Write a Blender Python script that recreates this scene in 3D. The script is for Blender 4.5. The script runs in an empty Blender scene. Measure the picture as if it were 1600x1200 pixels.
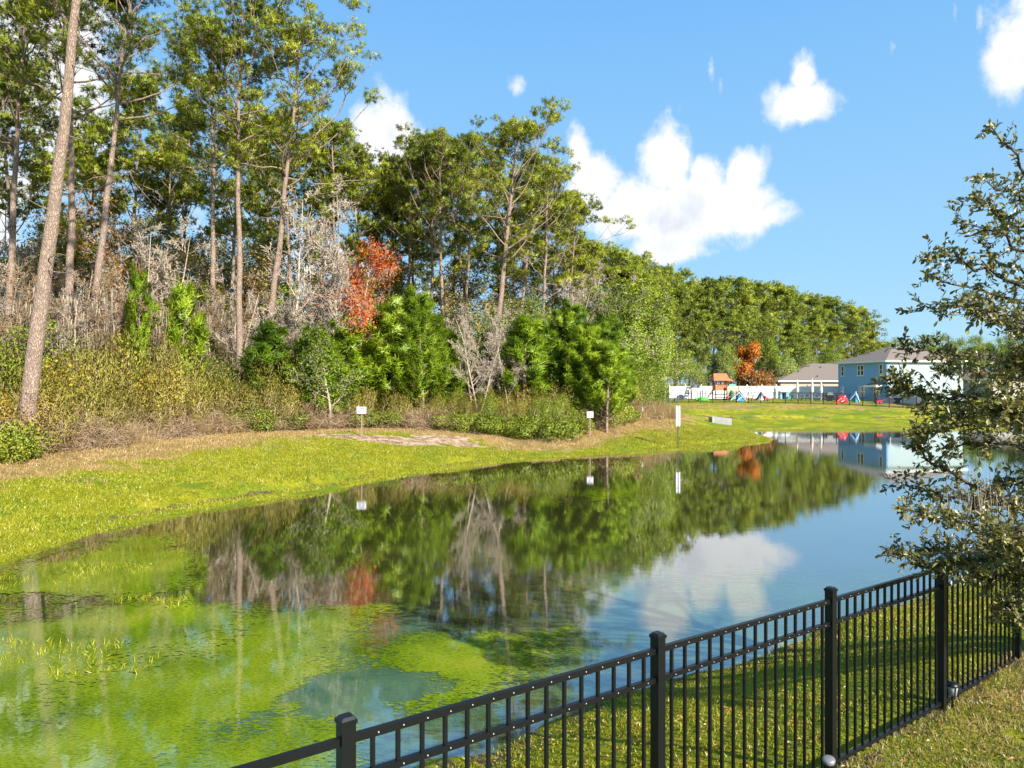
import bpy, math, random
import numpy as np
from mathutils import Vector
R = math.radians
rng = np.random.default_rng(7)
random.seed(7)
sc = bpy.context.scene
COL = sc.collection
CAMZ = 3.9          # camera height above the pond
F = 1080.0          # focal length in photo pixels (1600 wide)

# ------------------------------------------------------------------ camera
cam_d = bpy.data.cameras.new('camera'); cam = bpy.data.objects.new('camera', cam_d); COL.objects.link(cam)
cam.location = (0, 0, CAMZ); cam.rotation_euler = (R(90), 0, 0)
cam_d.sensor_width = 36; cam_d.lens = 36*F/1600; cam_d.clip_start = .1; cam_d.clip_end = 8000
sc.camera = cam
# ------------------------------------------------------------------ world, sun, exposure
SUN = Vector((.52, -.66, .52)).normalized()
SUN_EL = math.asin(SUN.z); SUN_AZ = math.atan2(SUN.x, SUN.y)
w = bpy.data.worlds.new('World'); sc.world = w; w.use_nodes = True
sc.view_settings.view_transform = 'Standard'; sc.view_settings.look = 'None'
sc.view_settings.gamma = 1; sc.view_settings.use_curve_mapping = False
sc.view_settings.exposure = 1.12
sc.cycles.max_bounces = 6; sc.cycles.transparent_max_bounces = 16; sc.cycles.diffuse_bounces = 3
sc.cycles.use_denoising = True
sl = bpy.data.lights.new('sun', 'SUN'); sl.energy = 5.0; sl.angle = R(.6); sl.color = (1, .95, .86)
so = bpy.data.objects.new('sun', sl); COL.objects.link(so)
so.rotation_euler = SUN.to_track_quat('Z', 'Y').to_euler()

class NT:
    """small helper for node trees"""
    def __init__(s, nt): s.nt = nt; nt.nodes.clear()
    def n(s, t, **kw):
        nd = s.nt.nodes.new(t)
        for k, v in kw.items():
            if k.startswith('_'): setattr(nd, k[1:], v)
        for k, v in kw.items():
            if not k.startswith('_'):
                key = int(k[1:]) if k[0] == 'i' and k[1:].isdigit() else k.replace('__', ' ')
                inp = nd.inputs[key]
                if isinstance(v, bpy.types.NodeSocket): s.nt.links.new(v, inp)
                else: inp.default_value = v
        return nd
    def link(s, a, b): s.nt.links.new(a, b)
    def math(s, op, a, b=0.0, c=0.0, clamp=False):
        nd = s.n('ShaderNodeMath', _operation=op, _use_clamp=clamp, i0=a, i1=b, i2=c); return nd.outputs[0]
    def ramp(s, fac, stops, interp='LINEAR'):
        nd = s.n('ShaderNodeValToRGB', i0=fac); cr = nd.color_ramp; cr.interpolation = interp
        while len(cr.elements) < len(stops): cr.elements.new(.5)
        for e, (p, c) in zip(cr.elements, stops):
            e.position = p; e.color = (c, c, c, 1) if isinstance(c, (int, float)) else (*c, 1)
        return nd.outputs[0]
    def mix(s, f, a, b, mode='MIX'):
        nd = s.n('ShaderNodeMix', _data_type='RGBA', _blend_type=mode)
        for i, v in ((0, f), (6, a), (7, b)):
            if isinstance(v, bpy.types.NodeSocket): s.nt.links.new(v, nd.inputs[i])
            else: nd.inputs[i].default_value = v if i == 0 else ((*v, 1) if len(v) == 3 else v)
        return nd.outputs[2]
    def noise(s, vec, scale, detail=3, rough=.55, dist=0.0):
        return s.n('ShaderNodeTexNoise', Vector=vec, Scale=scale, Detail=detail, Roughness=rough, Distortion=dist).outputs[0]
    def mapping(s, vec, scale=(1, 1, 1), rot=(0, 0, 0), loc=(0, 0, 0)):
        return s.n('ShaderNodeMapping', Vector=vec, Scale=scale, Rotation=rot, Location=loc).outputs[0]
    def smooth(s, v, a, b):
        return s.n('ShaderNodeMapRange', _interpolation_type='SMOOTHSTEP', i0=v, i1=a, i2=b).outputs[0]

# sky with clouds laid out by compass bearing and elevation
def px_dir(px, py):
    x, z = (px-800)/F, (600-py)/F
    return math.atan2(x, 1), math.atan2(z, math.hypot(x, 1))
W = NT(w.node_tree)
tc = W.n('ShaderNodeTexCoord').outputs['Generated']
sky = W.n('ShaderNodeTexSky', _sky_type='NISHITA', _sun_disc=False, _sun_elevation=SUN_EL, _sun_rotation=SUN_AZ,
          _air_density=1.0, _dust_density=.55, _ozone_density=2.0, _altitude=0).outputs[0]
sxyz = W.n('ShaderNodeSeparateXYZ', Vector=tc)
X, Y, Z = sxyz.outputs
az = W.math('ARCTAN2', X, Y); el = W.math('ARCSINE', Z)
uv = W.n('ShaderNodeCombineXYZ', X=az, Y=el, Z=0.0).outputs[0]
n1 = W.noise(uv, 7.5, 6, .6, .2); n2 = W.noise(W.mapping(uv, (1, .85, 1), (0, 0, .25)), 20, 5, .62)
blobs = [(903, 238, 22, 40, .9), (925, 295, 46, 52, 1.0), (975, 335, 70, 50, 1.0), (1045, 258, 44, 60, 1.0), (1060, 330, 110, 56, 1.05), (1030, 388, 74, 28, .95), (1100, 275, 40, 40, .9), (1162, 272, 34, 44, .95), (1150, 325, 75, 42, 1.0), (1212, 332, 44, 24, .95),
         (1137, 212, 12, 16, .5), (1250, 160, 56, 30, 1.0), (1256, 118, 24, 36, .9), (1210, 150, 24, 24, .7), (1585, 90, 50, 52, 1.0), (1640, 30, 90, 70, 1.0), (1530, 40, 10, 34, .46), (1492, 18, 7, 22, .46),
         (600, 215, 55, 62, .95), (640, 230, 36, 40, .7), (560, 270, 60, 60, .6), (812, 132, 18, 20, .62), (1112, 100, 10, 30, .48), (1125, 125, 8, 20, .45), (1395, 75, 10, 16, .42),
         (60, 120, 190, 150, .85), (-80, 250, 190, 150, .9), (120, 260, 120, 90, .6), (300, 330, 160, 50, .5), (330, 160, 40, 30, .45), (500, 420, 200, 60, .6), (700, 470, 130, 50, .5)]
msk = None
for bx_, by_, rx, ry, st in blobs:
    a, e = px_dir(bx_, by_); sx = rx/F*math.cos(a)**2; sy = ry/F*math.cos(a)
    dx = W.math('MULTIPLY', W.math('SUBTRACT', az, a), 1/sx); dy = W.math('MULTIPLY', W.math('SUBTRACT', el, e), 1/sy)
    d2 = W.math('ADD', W.math('MULTIPLY', dx, dx), W.math('MULTIPLY', dy, dy))
    g = W.math('MULTIPLY', W.math('POWER', 2.718, W.math('MULTIPLY', d2, -.75)), st)
    msk = g if msk is None else W.math('MAXIMUM', msk, g)
# scattered cloud away from the framed part of the sky
outside = W.smooth(W.math('ABSOLUTE', az), .72, 1.0)
hi = W.smooth(el, .58, .8)
outside = W.math('MAXIMUM', outside, hi)
gen = W.math('MULTIPLY', W.smooth(W.noise(tc, 3.2, 5, .6), .52, .72), W.math('MULTIPLY', outside, .95))
msk = W.math('MAXIMUM', msk, gen)
cm = W.math('ADD', msk, W.math('MULTIPLY', W.math('SUBTRACT', n1, .5), .75))
cm = W.math('ADD', cm, W.math('MULTIPLY', W.math('SUBTRACT', n2, .5), 1.05))
n3 = W.noise(W.mapping(uv, (1, .7, 1), (0, 0, .2)), 60, 4, .65)
cm = W.math('ADD', cm, W.math('MULTIPLY', W.math('SUBTRACT', n3, .5), .3))
cmask = W.smooth(cm, .32, .80)
cmask = W.math('MULTIPLY', cmask, W.smooth(msk, .1, .3))
shade = W.smooth(W.noise(W.mapping(uv, (1, .8, 1)), 9, 4, .6), .42, .66)
ccol = W.mix(W.math('MULTIPLY', shade, W.smooth(cm, .7, 1.2)), (9.6, 9.7, 9.8), (7.0, 7.6, 8.6))
skyc = W.n('ShaderNodeHueSaturation', Color=sky, Saturation=1.12, Value=1.15).outputs[0]
grad = W.ramp(W.math('MULTIPLY', W.math('MAXIMUM', el, 0.0), 1/1.5708), [(0, (.46, .76, .96)), (.10, (.35, .67, .97)), (.32, (.20, .51, .96)), (1, (.12, .35, .80))])
skyc = W.mix(.85, skyc, W.n('ShaderNodeVectorMath', _operation='SCALE', i0=grad, Scale=10.0).outputs[0])
both = W.mix(cmask, skyc, ccol)
bg = W.n('ShaderNodeBackground', Color=both, Strength=.0510)
wo = W.n('ShaderNodeOutputWorld'); W.link(bg.outputs[0], wo.inputs[0])

# ------------------------------------------------------------------ maths helpers
def vnoise(x, y, seed=0):
    xi = np.floor(x).astype(np.int64); yi = np.floor(y).astype(np.int64); fx = x-xi; fy = y-yi
    fx = fx*fx*(3-2*fx); fy = fy*fy*(3-2*fy)
    def h(a, b):
        v = (a*374761393 + b*668265263 + seed*1442695041) & 0xffffffff
        v = ((v ^ (v >> 13))*1274126177) & 0xffffffff
        return ((v ^ (v >> 16)) & 0xffff)/65535.0
    return (h(xi, yi)*(1-fx)+h(xi+1, yi)*fx)*(1-fy)+(h(xi, yi+1)*(1-fx)+h(xi+1, yi+1)*fx)*fy
def fbm(x, y, s=1.0, o=4, seed=0):
    t = 0; a = .5; n = 0
    for k in range(o):
        t = t+a*vnoise(x*s+17*k, y*s-9*k, seed+k); n += a; a *= .5; s *= 2.03
    return t/n
def sstep(a, b, v):
    t = np.clip((v-a)/(b-a), 0, 1); return t*t*(3-2*t)
def poly_sd(px, py, poly):
    """signed distance, negative inside"""
    px = np.asarray(px, float); py = np.asarray(py, float)
    d = np.full(px.shape, 1e9); ins = np.zeros(px.shape, bool)
    n = len(poly)
    for i in range(n):
        ax, ay = poly[i]; bx, by = poly[(i+1) % n]
        ex, ey = bx-ax, by-ay
        t = np.clip(((px-ax)*ex+(py-ay)*ey)/(ex*ex+ey*ey), 0, 1)
        d = np.minimum(d, (px-ax-t*ex)**2+(py-ay-t*ey)**2)
        c = (ay > py) != (by > py)
        with np.errstate(divide='ignore', invalid='ignore'):
            ins ^= c & (px < (bx-ax)*(py-ay)/((by-ay) if by != ay else 1e-9)+ax)
    d = np.sqrt(d); return np.where(ins, -d, d)
def wpt(px, py, z=0.0):
    """point of the level z seen at a photo pixel"""
    D = F*(CAMZ-z)/(py-600); return ((px-800)/F*D, D)
def chaikin(p, it=2):
    for _ in range(it):
        q = []
        for i in range(len(p)):
            a = p[i]; b = p[(i+1) % len(p)]
            q += [(a[0]*.75+b[0]*.25, a[1]*.75+b[1]*.25), (a[0]*.25+b[0]*.75, a[1]*.25+b[1]*.75)]
        p = q
    return p
POND = chaikin([(-10.9, 14.0), (-11.0, 16.8), (-9.9, 21), (-5.9, 26.6), (-.7, 34.6), (7.2, 39), (13, 42.4), (17.8, 46.2), (18.6, 50), (19.6, 58), (22, 62),
        (30, 62.3), (38, 62), (46, 63), (55, 65), (64, 63), (64, 54), (50, 43), (38, 33.5), (27, 26), (18, 20), (9.6, 14.1), (5, 10.9), (1.4, 8.6), (-.6, 7.0), (-3.2, 5.0),
        (-5.5, 2.6), (-8.5, 2.2), (-10.6, 6)], 2)
def hz(x, y):
    x = np.asarray(x, float); y = np.asarray(y, float)
    d = poly_sd(x, y, POND)
    dj = d + (fbm(x, y, .55, 3, 3)-.5)*1.0
    s = -.601*(x-1.33)+.799*(y-8.7)
    near = sstep(1.5, -1.5, s+np.where(x > 12, -(x-12)*.05, 0))*sstep(-3, 2, x+y*.4)
    zn = np.minimum(dj*.34, 1.0)*sstep(-.5, .4, dj) + np.clip(d-3, 0, 5)*.02 - .0*x
    zn = np.where(dj < 0, dj*.4, zn)
    far = sstep(52, 60, y)*sstep(14, 22, x)
    zf = np.clip(dj, 0, 8)*.05+.32*sstep(7.6, 8.3, dj)+.85*sstep(8, 17, dj)
    zf = np.where(dj < 0, dj*.4, zf)
    step = .06+.2*sstep(.5, .62, fbm(x, y, .22, 2, 9))
    zl = np.clip(dj, 0, 1.2)*.08+step*sstep(1.1, 1.5, dj)+(1.28-.1-step)*sstep(0.6, 9.5, d)
    zl = np.where(dj < 0, dj*.4, zl)
    z = zl*(1-far)+zf*far
    z = z*(1-near)+zn*near
    z = z + (fbm(x, y, .9, 3, 5)-.5)*.10*sstep(.3, 3, d)
    z = z + .3*sstep(70, 95, y)*sstep(4, 20, d)
    return np.maximum(z, -1.2)
def gz(x, y): return float(hz(np.array([x]), np.array([y]))[0])

# ------------------------------------------------------------------ geometry containers
class Geo:
    def __init__(s): s.v = []; s.q = []; s.t = []; s.n = 0; s.nr = []
    def add(s, v, q=None, t=None):
        v = np.asarray(v, float).reshape(-1, 3)
        if q is not None and len(q): s.q.append(np.asarray(q, np.int64).reshape(-1, 4)+s.n)
        if t is not None and len(t): s.t.append(np.asarray(t, np.int64).reshape(-1, 3)+s.n)
        s.v.append(v); s.n += len(v); return s
    def mesh(s, name, mat, smooth=False):
        me = bpy.data.meshes.new(name)
        v = np.concatenate(s.v) if s.v else np.zeros((0, 3))
        q = np.concatenate(s.q) if s.q else np.zeros((0, 4), np.int64); t = np.concatenate(s.t) if s.t else np.zeros((0, 3), np.int64)
        me.vertices.add(len(v)); me.vertices.foreach_set('co', v.astype(np.float32).ravel())
        nl = len(q)*4+len(t)*3; me.loops.add(nl)
        me.loops.foreach_set('vertex_index', np.concatenate([q.ravel(), t.ravel()]).astype(np.int32))
        me.polygons.add(len(q)+len(t))
        st = np.concatenate([np.arange(len(q))*4, len(q)*4+np.arange(len(t))*3]).astype(np.int32)
        me.polygons.foreach_set('loop_start', st)
        me.polygons.foreach_set('use_smooth', np.full(len(st), smooth))
        me.materials.append(mat); me.update(calc_edges=True)
        if s.nr:
            me.polygons.foreach_set('use_smooth', np.ones(len(st), bool)); me.normals_split_custom_set_from_vertices(np.concatenate(s.nr).astype(np.float32))
        else: me.validate()
        return me
    # ---- shapes
    def box(s, c, size, rot=0.0, taper=1.0):
        sx, sy, sz = np.array(size)/2
        p = np.array([(-sx, -sy, -sz), (sx, -sy, -sz), (sx, sy, -sz), (-sx, sy, -sz), (-sx*taper, -sy*taper, sz), (sx*taper, -sy*taper, sz), (sx*taper, sy*taper, sz), (-sx*taper, sy*taper, sz)])
        if rot:
            ca, sa = math.cos(rot), math.sin(rot); p = np.stack([p[:, 0]*ca-p[:, 1]*sa, p[:, 0]*sa+p[:, 1]*ca, p[:, 2]], 1)
        return s.add(p+np.array(c), [(0, 3, 2, 1), (4, 5, 6, 7), (0, 1, 5, 4), (1, 2, 6, 5), (2, 3, 7, 6), (3, 0, 4, 7)])
    def bar(s, a, b, w_, h_=None):
        """square bar from a to b"""
        a = np.array(a, float); b = np.array(b, float); h_ = h_ or w_
        d = b-a; d /= np.linalg.norm(d); up = np.array((0, 0, 1.)) if abs(d[2]) < .9 else np.array((0, 1., 0))
        sd = np.cross(d, up); sd /= np.linalg.norm(sd); u = np.cross(sd, d)
        p = [e+sd*i*w_/2+u*j*h_/2 for e in (a, b) for i, j in ((-1, -1), (1, -1), (1, 1), (-1, 1))]
        return s.add(p, [(0, 1, 2, 3), (7, 6, 5, 4), (1, 0, 4, 5), (2, 1, 5, 6), (3, 2, 6, 7), (0, 3, 7, 4)])
    def tube(s, pts, rad, k=8, cap=True):
        pts = np.asarray(pts, float); n = len(pts); rad = np.broadcast_to(rad, (n,))
        d = np.gradient(pts, axis=0); d /= np.linalg.norm(d, axis=1)[:, None]+1e-9
        ref = np.array((.31, .95, .05)) if abs(d[:, 2]).mean() > .6 else np.array((.05, .1, .99))
        a = np.cross(d, ref); a /= np.linalg.norm(a, axis=1)[:, None]+1e-9; b = np.cross(d, a)
        th = np.arange(k)/k*2*np.pi
        v = pts[:, None]+rad[:, None, None]*(a[:, None]*np.cos(th)[None, :, None]+b[:, None]*np.sin(th)[None, :, None])
        i = np.arange(n-1)[:, None]*k; j = np.arange(k)[None]; j2 = (j+1) % k
        q = np.stack([i+j, i+j2, i+k+j2, i+k+j], -1).reshape(-1, 4)
        s.add(v.reshape(-1, 3), q)
        if cap:
            for e in (0, n-1):
                vv = v[e]; c = pts[e]; t = [(kk, (kk+1) % k, k) if e else ((kk+1) % k, kk, k) for kk in range(k)]
                s.add(np.vstack([vv, c[None]]), None, t)
        return s
    def segs(s, a, b, r0, r1, k=3):
        """many tapered prisms at once"""
        a = np.asarray(a, float).reshape(-1, 3); b = np.asarray(b, float).reshape(-1, 3); n = len(a)
        if not n: return s
        r0 = np.broadcast_to(r0, (n,)); r1 = np.broadcast_to(r1, (n,))
        d = b-a; d /= np.linalg.norm(d, axis=1)[:, None]+1e-9
        ref = np.where(np.abs(d[:, 2:3]) > .8, np.array([[1., 0, 0]]), np.array([[0, 0, 1.]]))
        u = np.cross(d, ref); u /= np.linalg.norm(u, axis=1)[:, None]+1e-9; w_ = np.cross(d, u)
        th = np.arange(k)/k*2*np.pi; c = np.cos(th)[None, :, None]; si = np.sin(th)[None, :, None]
        ring = u[:, None]*c+w_[:, None]*si
        v = np.concatenate([a[:, None]+ring*r0[:, None, None], b[:, None]+ring*r1[:, None, None]], 1)
        base = (np.arange(n)*2*k)[:, None]; j = np.arange(k)[None]; j2 = (j+1) % k
        q = np.stack([base+j, base+j2, base+k+j2, base+k+j], -1).reshape(-1, 4)
        return s.add(v.reshape(-1, 3), q)
    def blades(s, p, d, L, W_, cn=None):
        """thin triangles rooted at p pointing along d*L"""
        n = len(p)
        if not n: return s
        L = np.broadcast_to(L, (n,)); W_ = np.broadcast_to(W_, (n,))
        sd = np.cross(d, rng.normal(size=(n, 3))); sd /= np.linalg.norm(sd, axis=1)[:, None]+1e-9
        if cn is not None:   # face each blade to the outside of its clump and shade it with the clump
            flip = np.where((np.cross(sd, d)*cn).sum(1) < 0, -1.0, 1.0)[:, None]; sd = sd*flip; s.nr.append(np.repeat(cn, 3, 0))
        v = np.stack([p-sd*W_[:, None]/2, p+sd*W_[:, None]/2, p+d*L[:, None]], 1).reshape(-1, 3)
        return s.add(v, None, np.arange(n*3).reshape(-1, 3))
    def leaves(s, p, d, L, W_, nrm=None, fold=.18, cn=None):
        """four-cornered leaves with a lifted middle"""
        n = len(p)
        if not n: return s
        L = np.broadcast_to(L, (n,)); W_ = np.broadcast_to(W_, (n,))
        nr = rng.normal(size=(n, 3)) if nrm is None else nrm
        sd = np.cross(d, nr); sd /= np.linalg.norm(sd, axis=1)[:, None]+1e-9; up = np.cross(sd, d)
        if cn is not None:
            flip = np.where((np.cross(sd, d)*cn).sum(1) > 0, -1.0, 1.0)[:, None]; sd = sd*flip; up = up*flip; s.nr.append(np.repeat(unit(cn+rng.normal(size=cn.shape)*.35), 4, 0))
        m = p+d*L[:, None]*.52
        v = np.stack([p, m-sd*W_[:, None]/2+up*L[:, None]*fold, p+d*L[:, None], m+sd*W_[:, None]/2+up*L[:, None]*fold], 1).reshape(-1, 3)
        i = np.arange(n)*4
        return s.add(v, None, np.concatenate([np.stack([i, i+1, i+2], 1), np.stack([i, i+2, i+3], 1)]))

def unit(v): return v/(np.linalg.norm(v, axis=-1, keepdims=True)+1e-9)
def rnd_dirs(n): return unit(rng.normal(size=(n, 3)))

def link_obj(name, me, parent=None, loc=(0, 0, 0), rot=0.0):
    o = bpy.data.objects.new(name, me); COL.objects.link(o)
    if parent is not None: o.parent = parent
    o.location = loc; o.rotation_euler[2] = rot
    return o
def tag(o, label=None, cat=None, group=None, kind=None):
    if label: o['label'] = label
    if cat: o['category'] = cat
    if group: o['group'] = group
    if kind: o['kind'] = kind
    return o
def thing(name, label, cat, loc=(0, 0, 0), rot=0.0, group=None):
    o = bpy.data.objects.new(name, None); COL.objects.link(o); o.empty_display_size = .2
    o.location = loc; o.rotation_euler[2] = rot
    return tag(o, label, cat, group)
def part(name, g, mat, parent, smooth=False, kind=None, label=None):
    o = link_obj(name, g.mesh(name, mat, smooth), parent)
    if kind: o['kind'] = kind
    if label: o['label'] = label
    return o
def dup(root, loc, rot=0.0, scale=1.0, label=None, group=None):
    r = root.copy(); COL.objects.link(r); r.location = loc; r.rotation_euler[2] = rot
    r.scale = (scale,)*3 if isinstance(scale, (int, float)) else scale
    if label: r['label'] = label
    if group: r['group'] = group
    for ch in root.children:
        c = ch.copy(); COL.objects.link(c); c.parent = r
        for g in ch.children:
            d = g.copy(); COL.objects.link(d); d.parent = c
    return r
used = set()
def place(proto, loc, rot=0.0, scale=1.0, label=None, group=None):
    if proto.name not in used:
        used.add(proto.name); proto.location = loc; proto.rotation_euler[2] = rot
        proto.scale = (scale,)*3 if isinstance(scale, (int, float)) else scale
        if label: proto['label'] = label
        if group: proto['group'] = group
        return proto
    return dup(proto, loc, rot, scale, label, group)

# ------------------------------------------------------------------ materials
def new_mat(name):
    m = bpy.data.materials.new(name); m.use_nodes = True; return m, NT(m.node_tree)
def out(N, sh): N.link(sh, N.n('ShaderNodeOutputMaterial').inputs[0])
def mat_plain(name, c, rough=.6, metal=0.0, var=.12, scale=6.0, bump=0.0, spec=.4):
    m, N = new_mat(name)
    pos = N.n('ShaderNodeNewGeometry').outputs['Position']
    nz = N.noise(pos, scale, 4)
    col = N.mix(N.math('MULTIPLY', N.smooth(nz, .35, .65), var*2), c, tuple(x*.55 for x in c))
    b = N.n('ShaderNodeBsdfPrincipled', Base__Color=col, Roughness=rough, Metallic=metal)
    b.inputs['Specular IOR Level'].default_value = spec
    if bump:
        bm = N.n('ShaderNodeBump', Height=N.noise(pos, scale*6, 3), Strength=bump, Distance=.02); N.link(bm.outputs[0], b.inputs['Normal'])
    out(N, b.outputs[0]); return m
def mat_leaf(name, cols, trans=.35, rough=.55, obj_var=True, patch=2.0, gloss=.025):
    """foliage: colour varies leaf to leaf, clump to clump and plant to plant"""
    m, N = new_mat(name)
    g = N.n('ShaderNodeNewGeometry'); isl = g.outputs['Random Per Island']; pos = g.outputs['Position']
    oi = N.n('ShaderNodeObjectInfo').outputs['Random']
    f = N.math('ADD', N.math('MULTIPLY', isl, .45), N.math('MULTIPLY', N.noise(pos, patch, 2), .75))
    if obj_var: f = N.math('ADD', f, N.math('MULTIPLY', N.math('SUBTRACT', oi, .5), .35))
    f = N.math('SUBTRACT', f, .1)
    col = N.ramp(f, [(i/(len(cols)-1)*.8+.1, c) for i, c in enumerate(cols)])
    dif = N.n('ShaderNodeBsdfDiffuse', Color=col); tr = N.n('ShaderNodeBsdfTranslucent', Color=col)
    mx = N.n('ShaderNodeMixShader', i0=trans); N.link(dif.outputs[0], mx.inputs[1]); N.link(tr.outputs[0], mx.inputs[2])
    gl = N.n('ShaderNodeBsdfGlossy', Roughness=.42, Color=(1, 1, 1, 1)); m2 = N.n('ShaderNodeMixShader', i0=gloss)
    N.link(mx.outputs[0], m2.inputs[1]); N.link(gl.outputs[0], m2.inputs[2])
    out(N, m2.outputs[0]); return m
def mat_bark(name, c1, c2, sc_=(9, 9, 2.2)):
    m, N = new_mat(name)
    tcn = N.n('ShaderNodeTexCoord').outputs['Object']
    tw = N.n('ShaderNodeVectorMath', _operation='MULTIPLY_ADD', i0=N.n('ShaderNodeTexNoise', Vector=tcn, Scale=5.0).outputs['Color'], i1=(.16, .16, .3), i2=tcn).outputs[0]
    v = N.n('ShaderNodeTexVoronoi', Vector=N.mapping(tw, sc_), Scale=1.0, _feature='DISTANCE_TO_EDGE').outputs[0]
    nz = N.noise(tcn, 3, 4)
    col = N.mix(N.smooth(nz, .3, .7), c1, c2)
    col = N.mix(N.smooth(v, .0, .16), tuple(x*.5 for x in c1), col)
    b = N.n('ShaderNodeBsdfPrincipled', Base__Color=col, Roughness=.95); b.inputs['Specular IOR Level'].default_value = .1
    bm = N.n('ShaderNodeBump', Height=N.smooth(v, 0, .2), Strength=.8, Distance=.03); N.link(bm.outputs[0], b.inputs['Normal'])
    out(N, b.outputs[0]); return m

M = {}
M['pine'] = mat_leaf('pine_needles', [(.06, .082, .009), (.165, .205, .012), (.30, .335, .016), (.46, .46, .028)], .32, patch=.35)
M['young'] = mat_leaf('young_pine_needles', [(.04, .085, .006), (.12, .21, .010), (.24, .35, .015), (.44, .52, .035)], .35, patch=.8)
M['far'] = mat_leaf('far_pine_needles', [(.07, .105, .010), (.17, .225, .014), (.30, .35, .02), (.46, .47, .035)], .32, patch=.22)
M['oakleaf'] = mat_leaf('oak_leaves', [(.08, .085, .022), (.17, .16, .035), (.29, .24, .065), (.46, .32, .13)], .22, patch=1.5, gloss=.05)
M['green'] = mat_leaf('green_leaves', [(.08, .14, .014), (.17, .25, .018), (.28, .37, .025), (.42, .46, .05)], .35)
M['vine'] = mat_leaf('vine_leaves', [(.09, .13, .012), (.20, .26, .02), (.34, .38, .03), (.46, .44, .06)], .3)
M['olive'] = mat_leaf('olive_leaves', [(.13, .115, .025), (.26, .225, .035), (.42, .365, .06), (.60, .50, .15)], .3)
M['sedge'] = mat_leaf('dry_stems', [(.16, .10, .05), (.30, .20, .08), (.42, .29, .13), (.52, .40, .20)], .25)
M['russet'] = mat_leaf('russet_leaves', [(.24, .09, .02), (.40, .19, .04), (.50, .28, .08), (.46, .36, .12)], .35)
M['red'] = mat_leaf('red_leaves', [(.40, .04, .02), (.60, .09, .02), (.72, .16, .03), (.72, .26, .06)], .35)
M['orange'] = mat_leaf('orange_leaves', [(.38, .08, .015), (.58, .15, .02), (.68, .25, .03), (.50, .33, .05)], .35)
M['yellow'] = mat_leaf('yellow_leaves', [(.25, .20, .02), (.45, .32, .03), (.60, .42, .04), (.62, .36, .05)], .4)
M['moss'] = mat_leaf('hanging_moss', [(.25, .205, .15), (.38, .315, .235), (.50, .42, .32), (.62, .54, .42)], .3)
M['bark'] = mat_bark('pine_bark', (.40, .29, .22), (.28, .20, .16), (17, 17, 4.5))
M['greybark'] = mat_bark('grey_bark', (.66, .54, .42), (.50, .40, .30), (14, 14, 5))
M['brownbark'] = mat_bark('brown_twig_bark', (.42, .30, .19), (.32, .22, .14), (14, 14, 5))
M['oakbark'] = mat_bark('oak_bark', (.15, .12, .09), (.09, .075, .06), (20, 20, 8))
M['twig'] = mat_plain('bare_twig', (.40, .33, .25), .9, var=.3, scale=3)
M['brown'] = mat_leaf('brown_twigs', [(.16, .10, .06), (.28, .18, .10), (.40, .28, .17), (.50, .38, .25)], .1)
M['black'] = mat_plain('black_powder_coat', (.006, .0065, .008), .38, var=.1, scale=30, spec=.35)
M['whitev'] = mat_plain('white_vinyl', (.80, .80, .80), .4, var=.04)
M['screw'] = mat_plain('screw_head', (.75, .68, .6), .35, .3)

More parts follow.
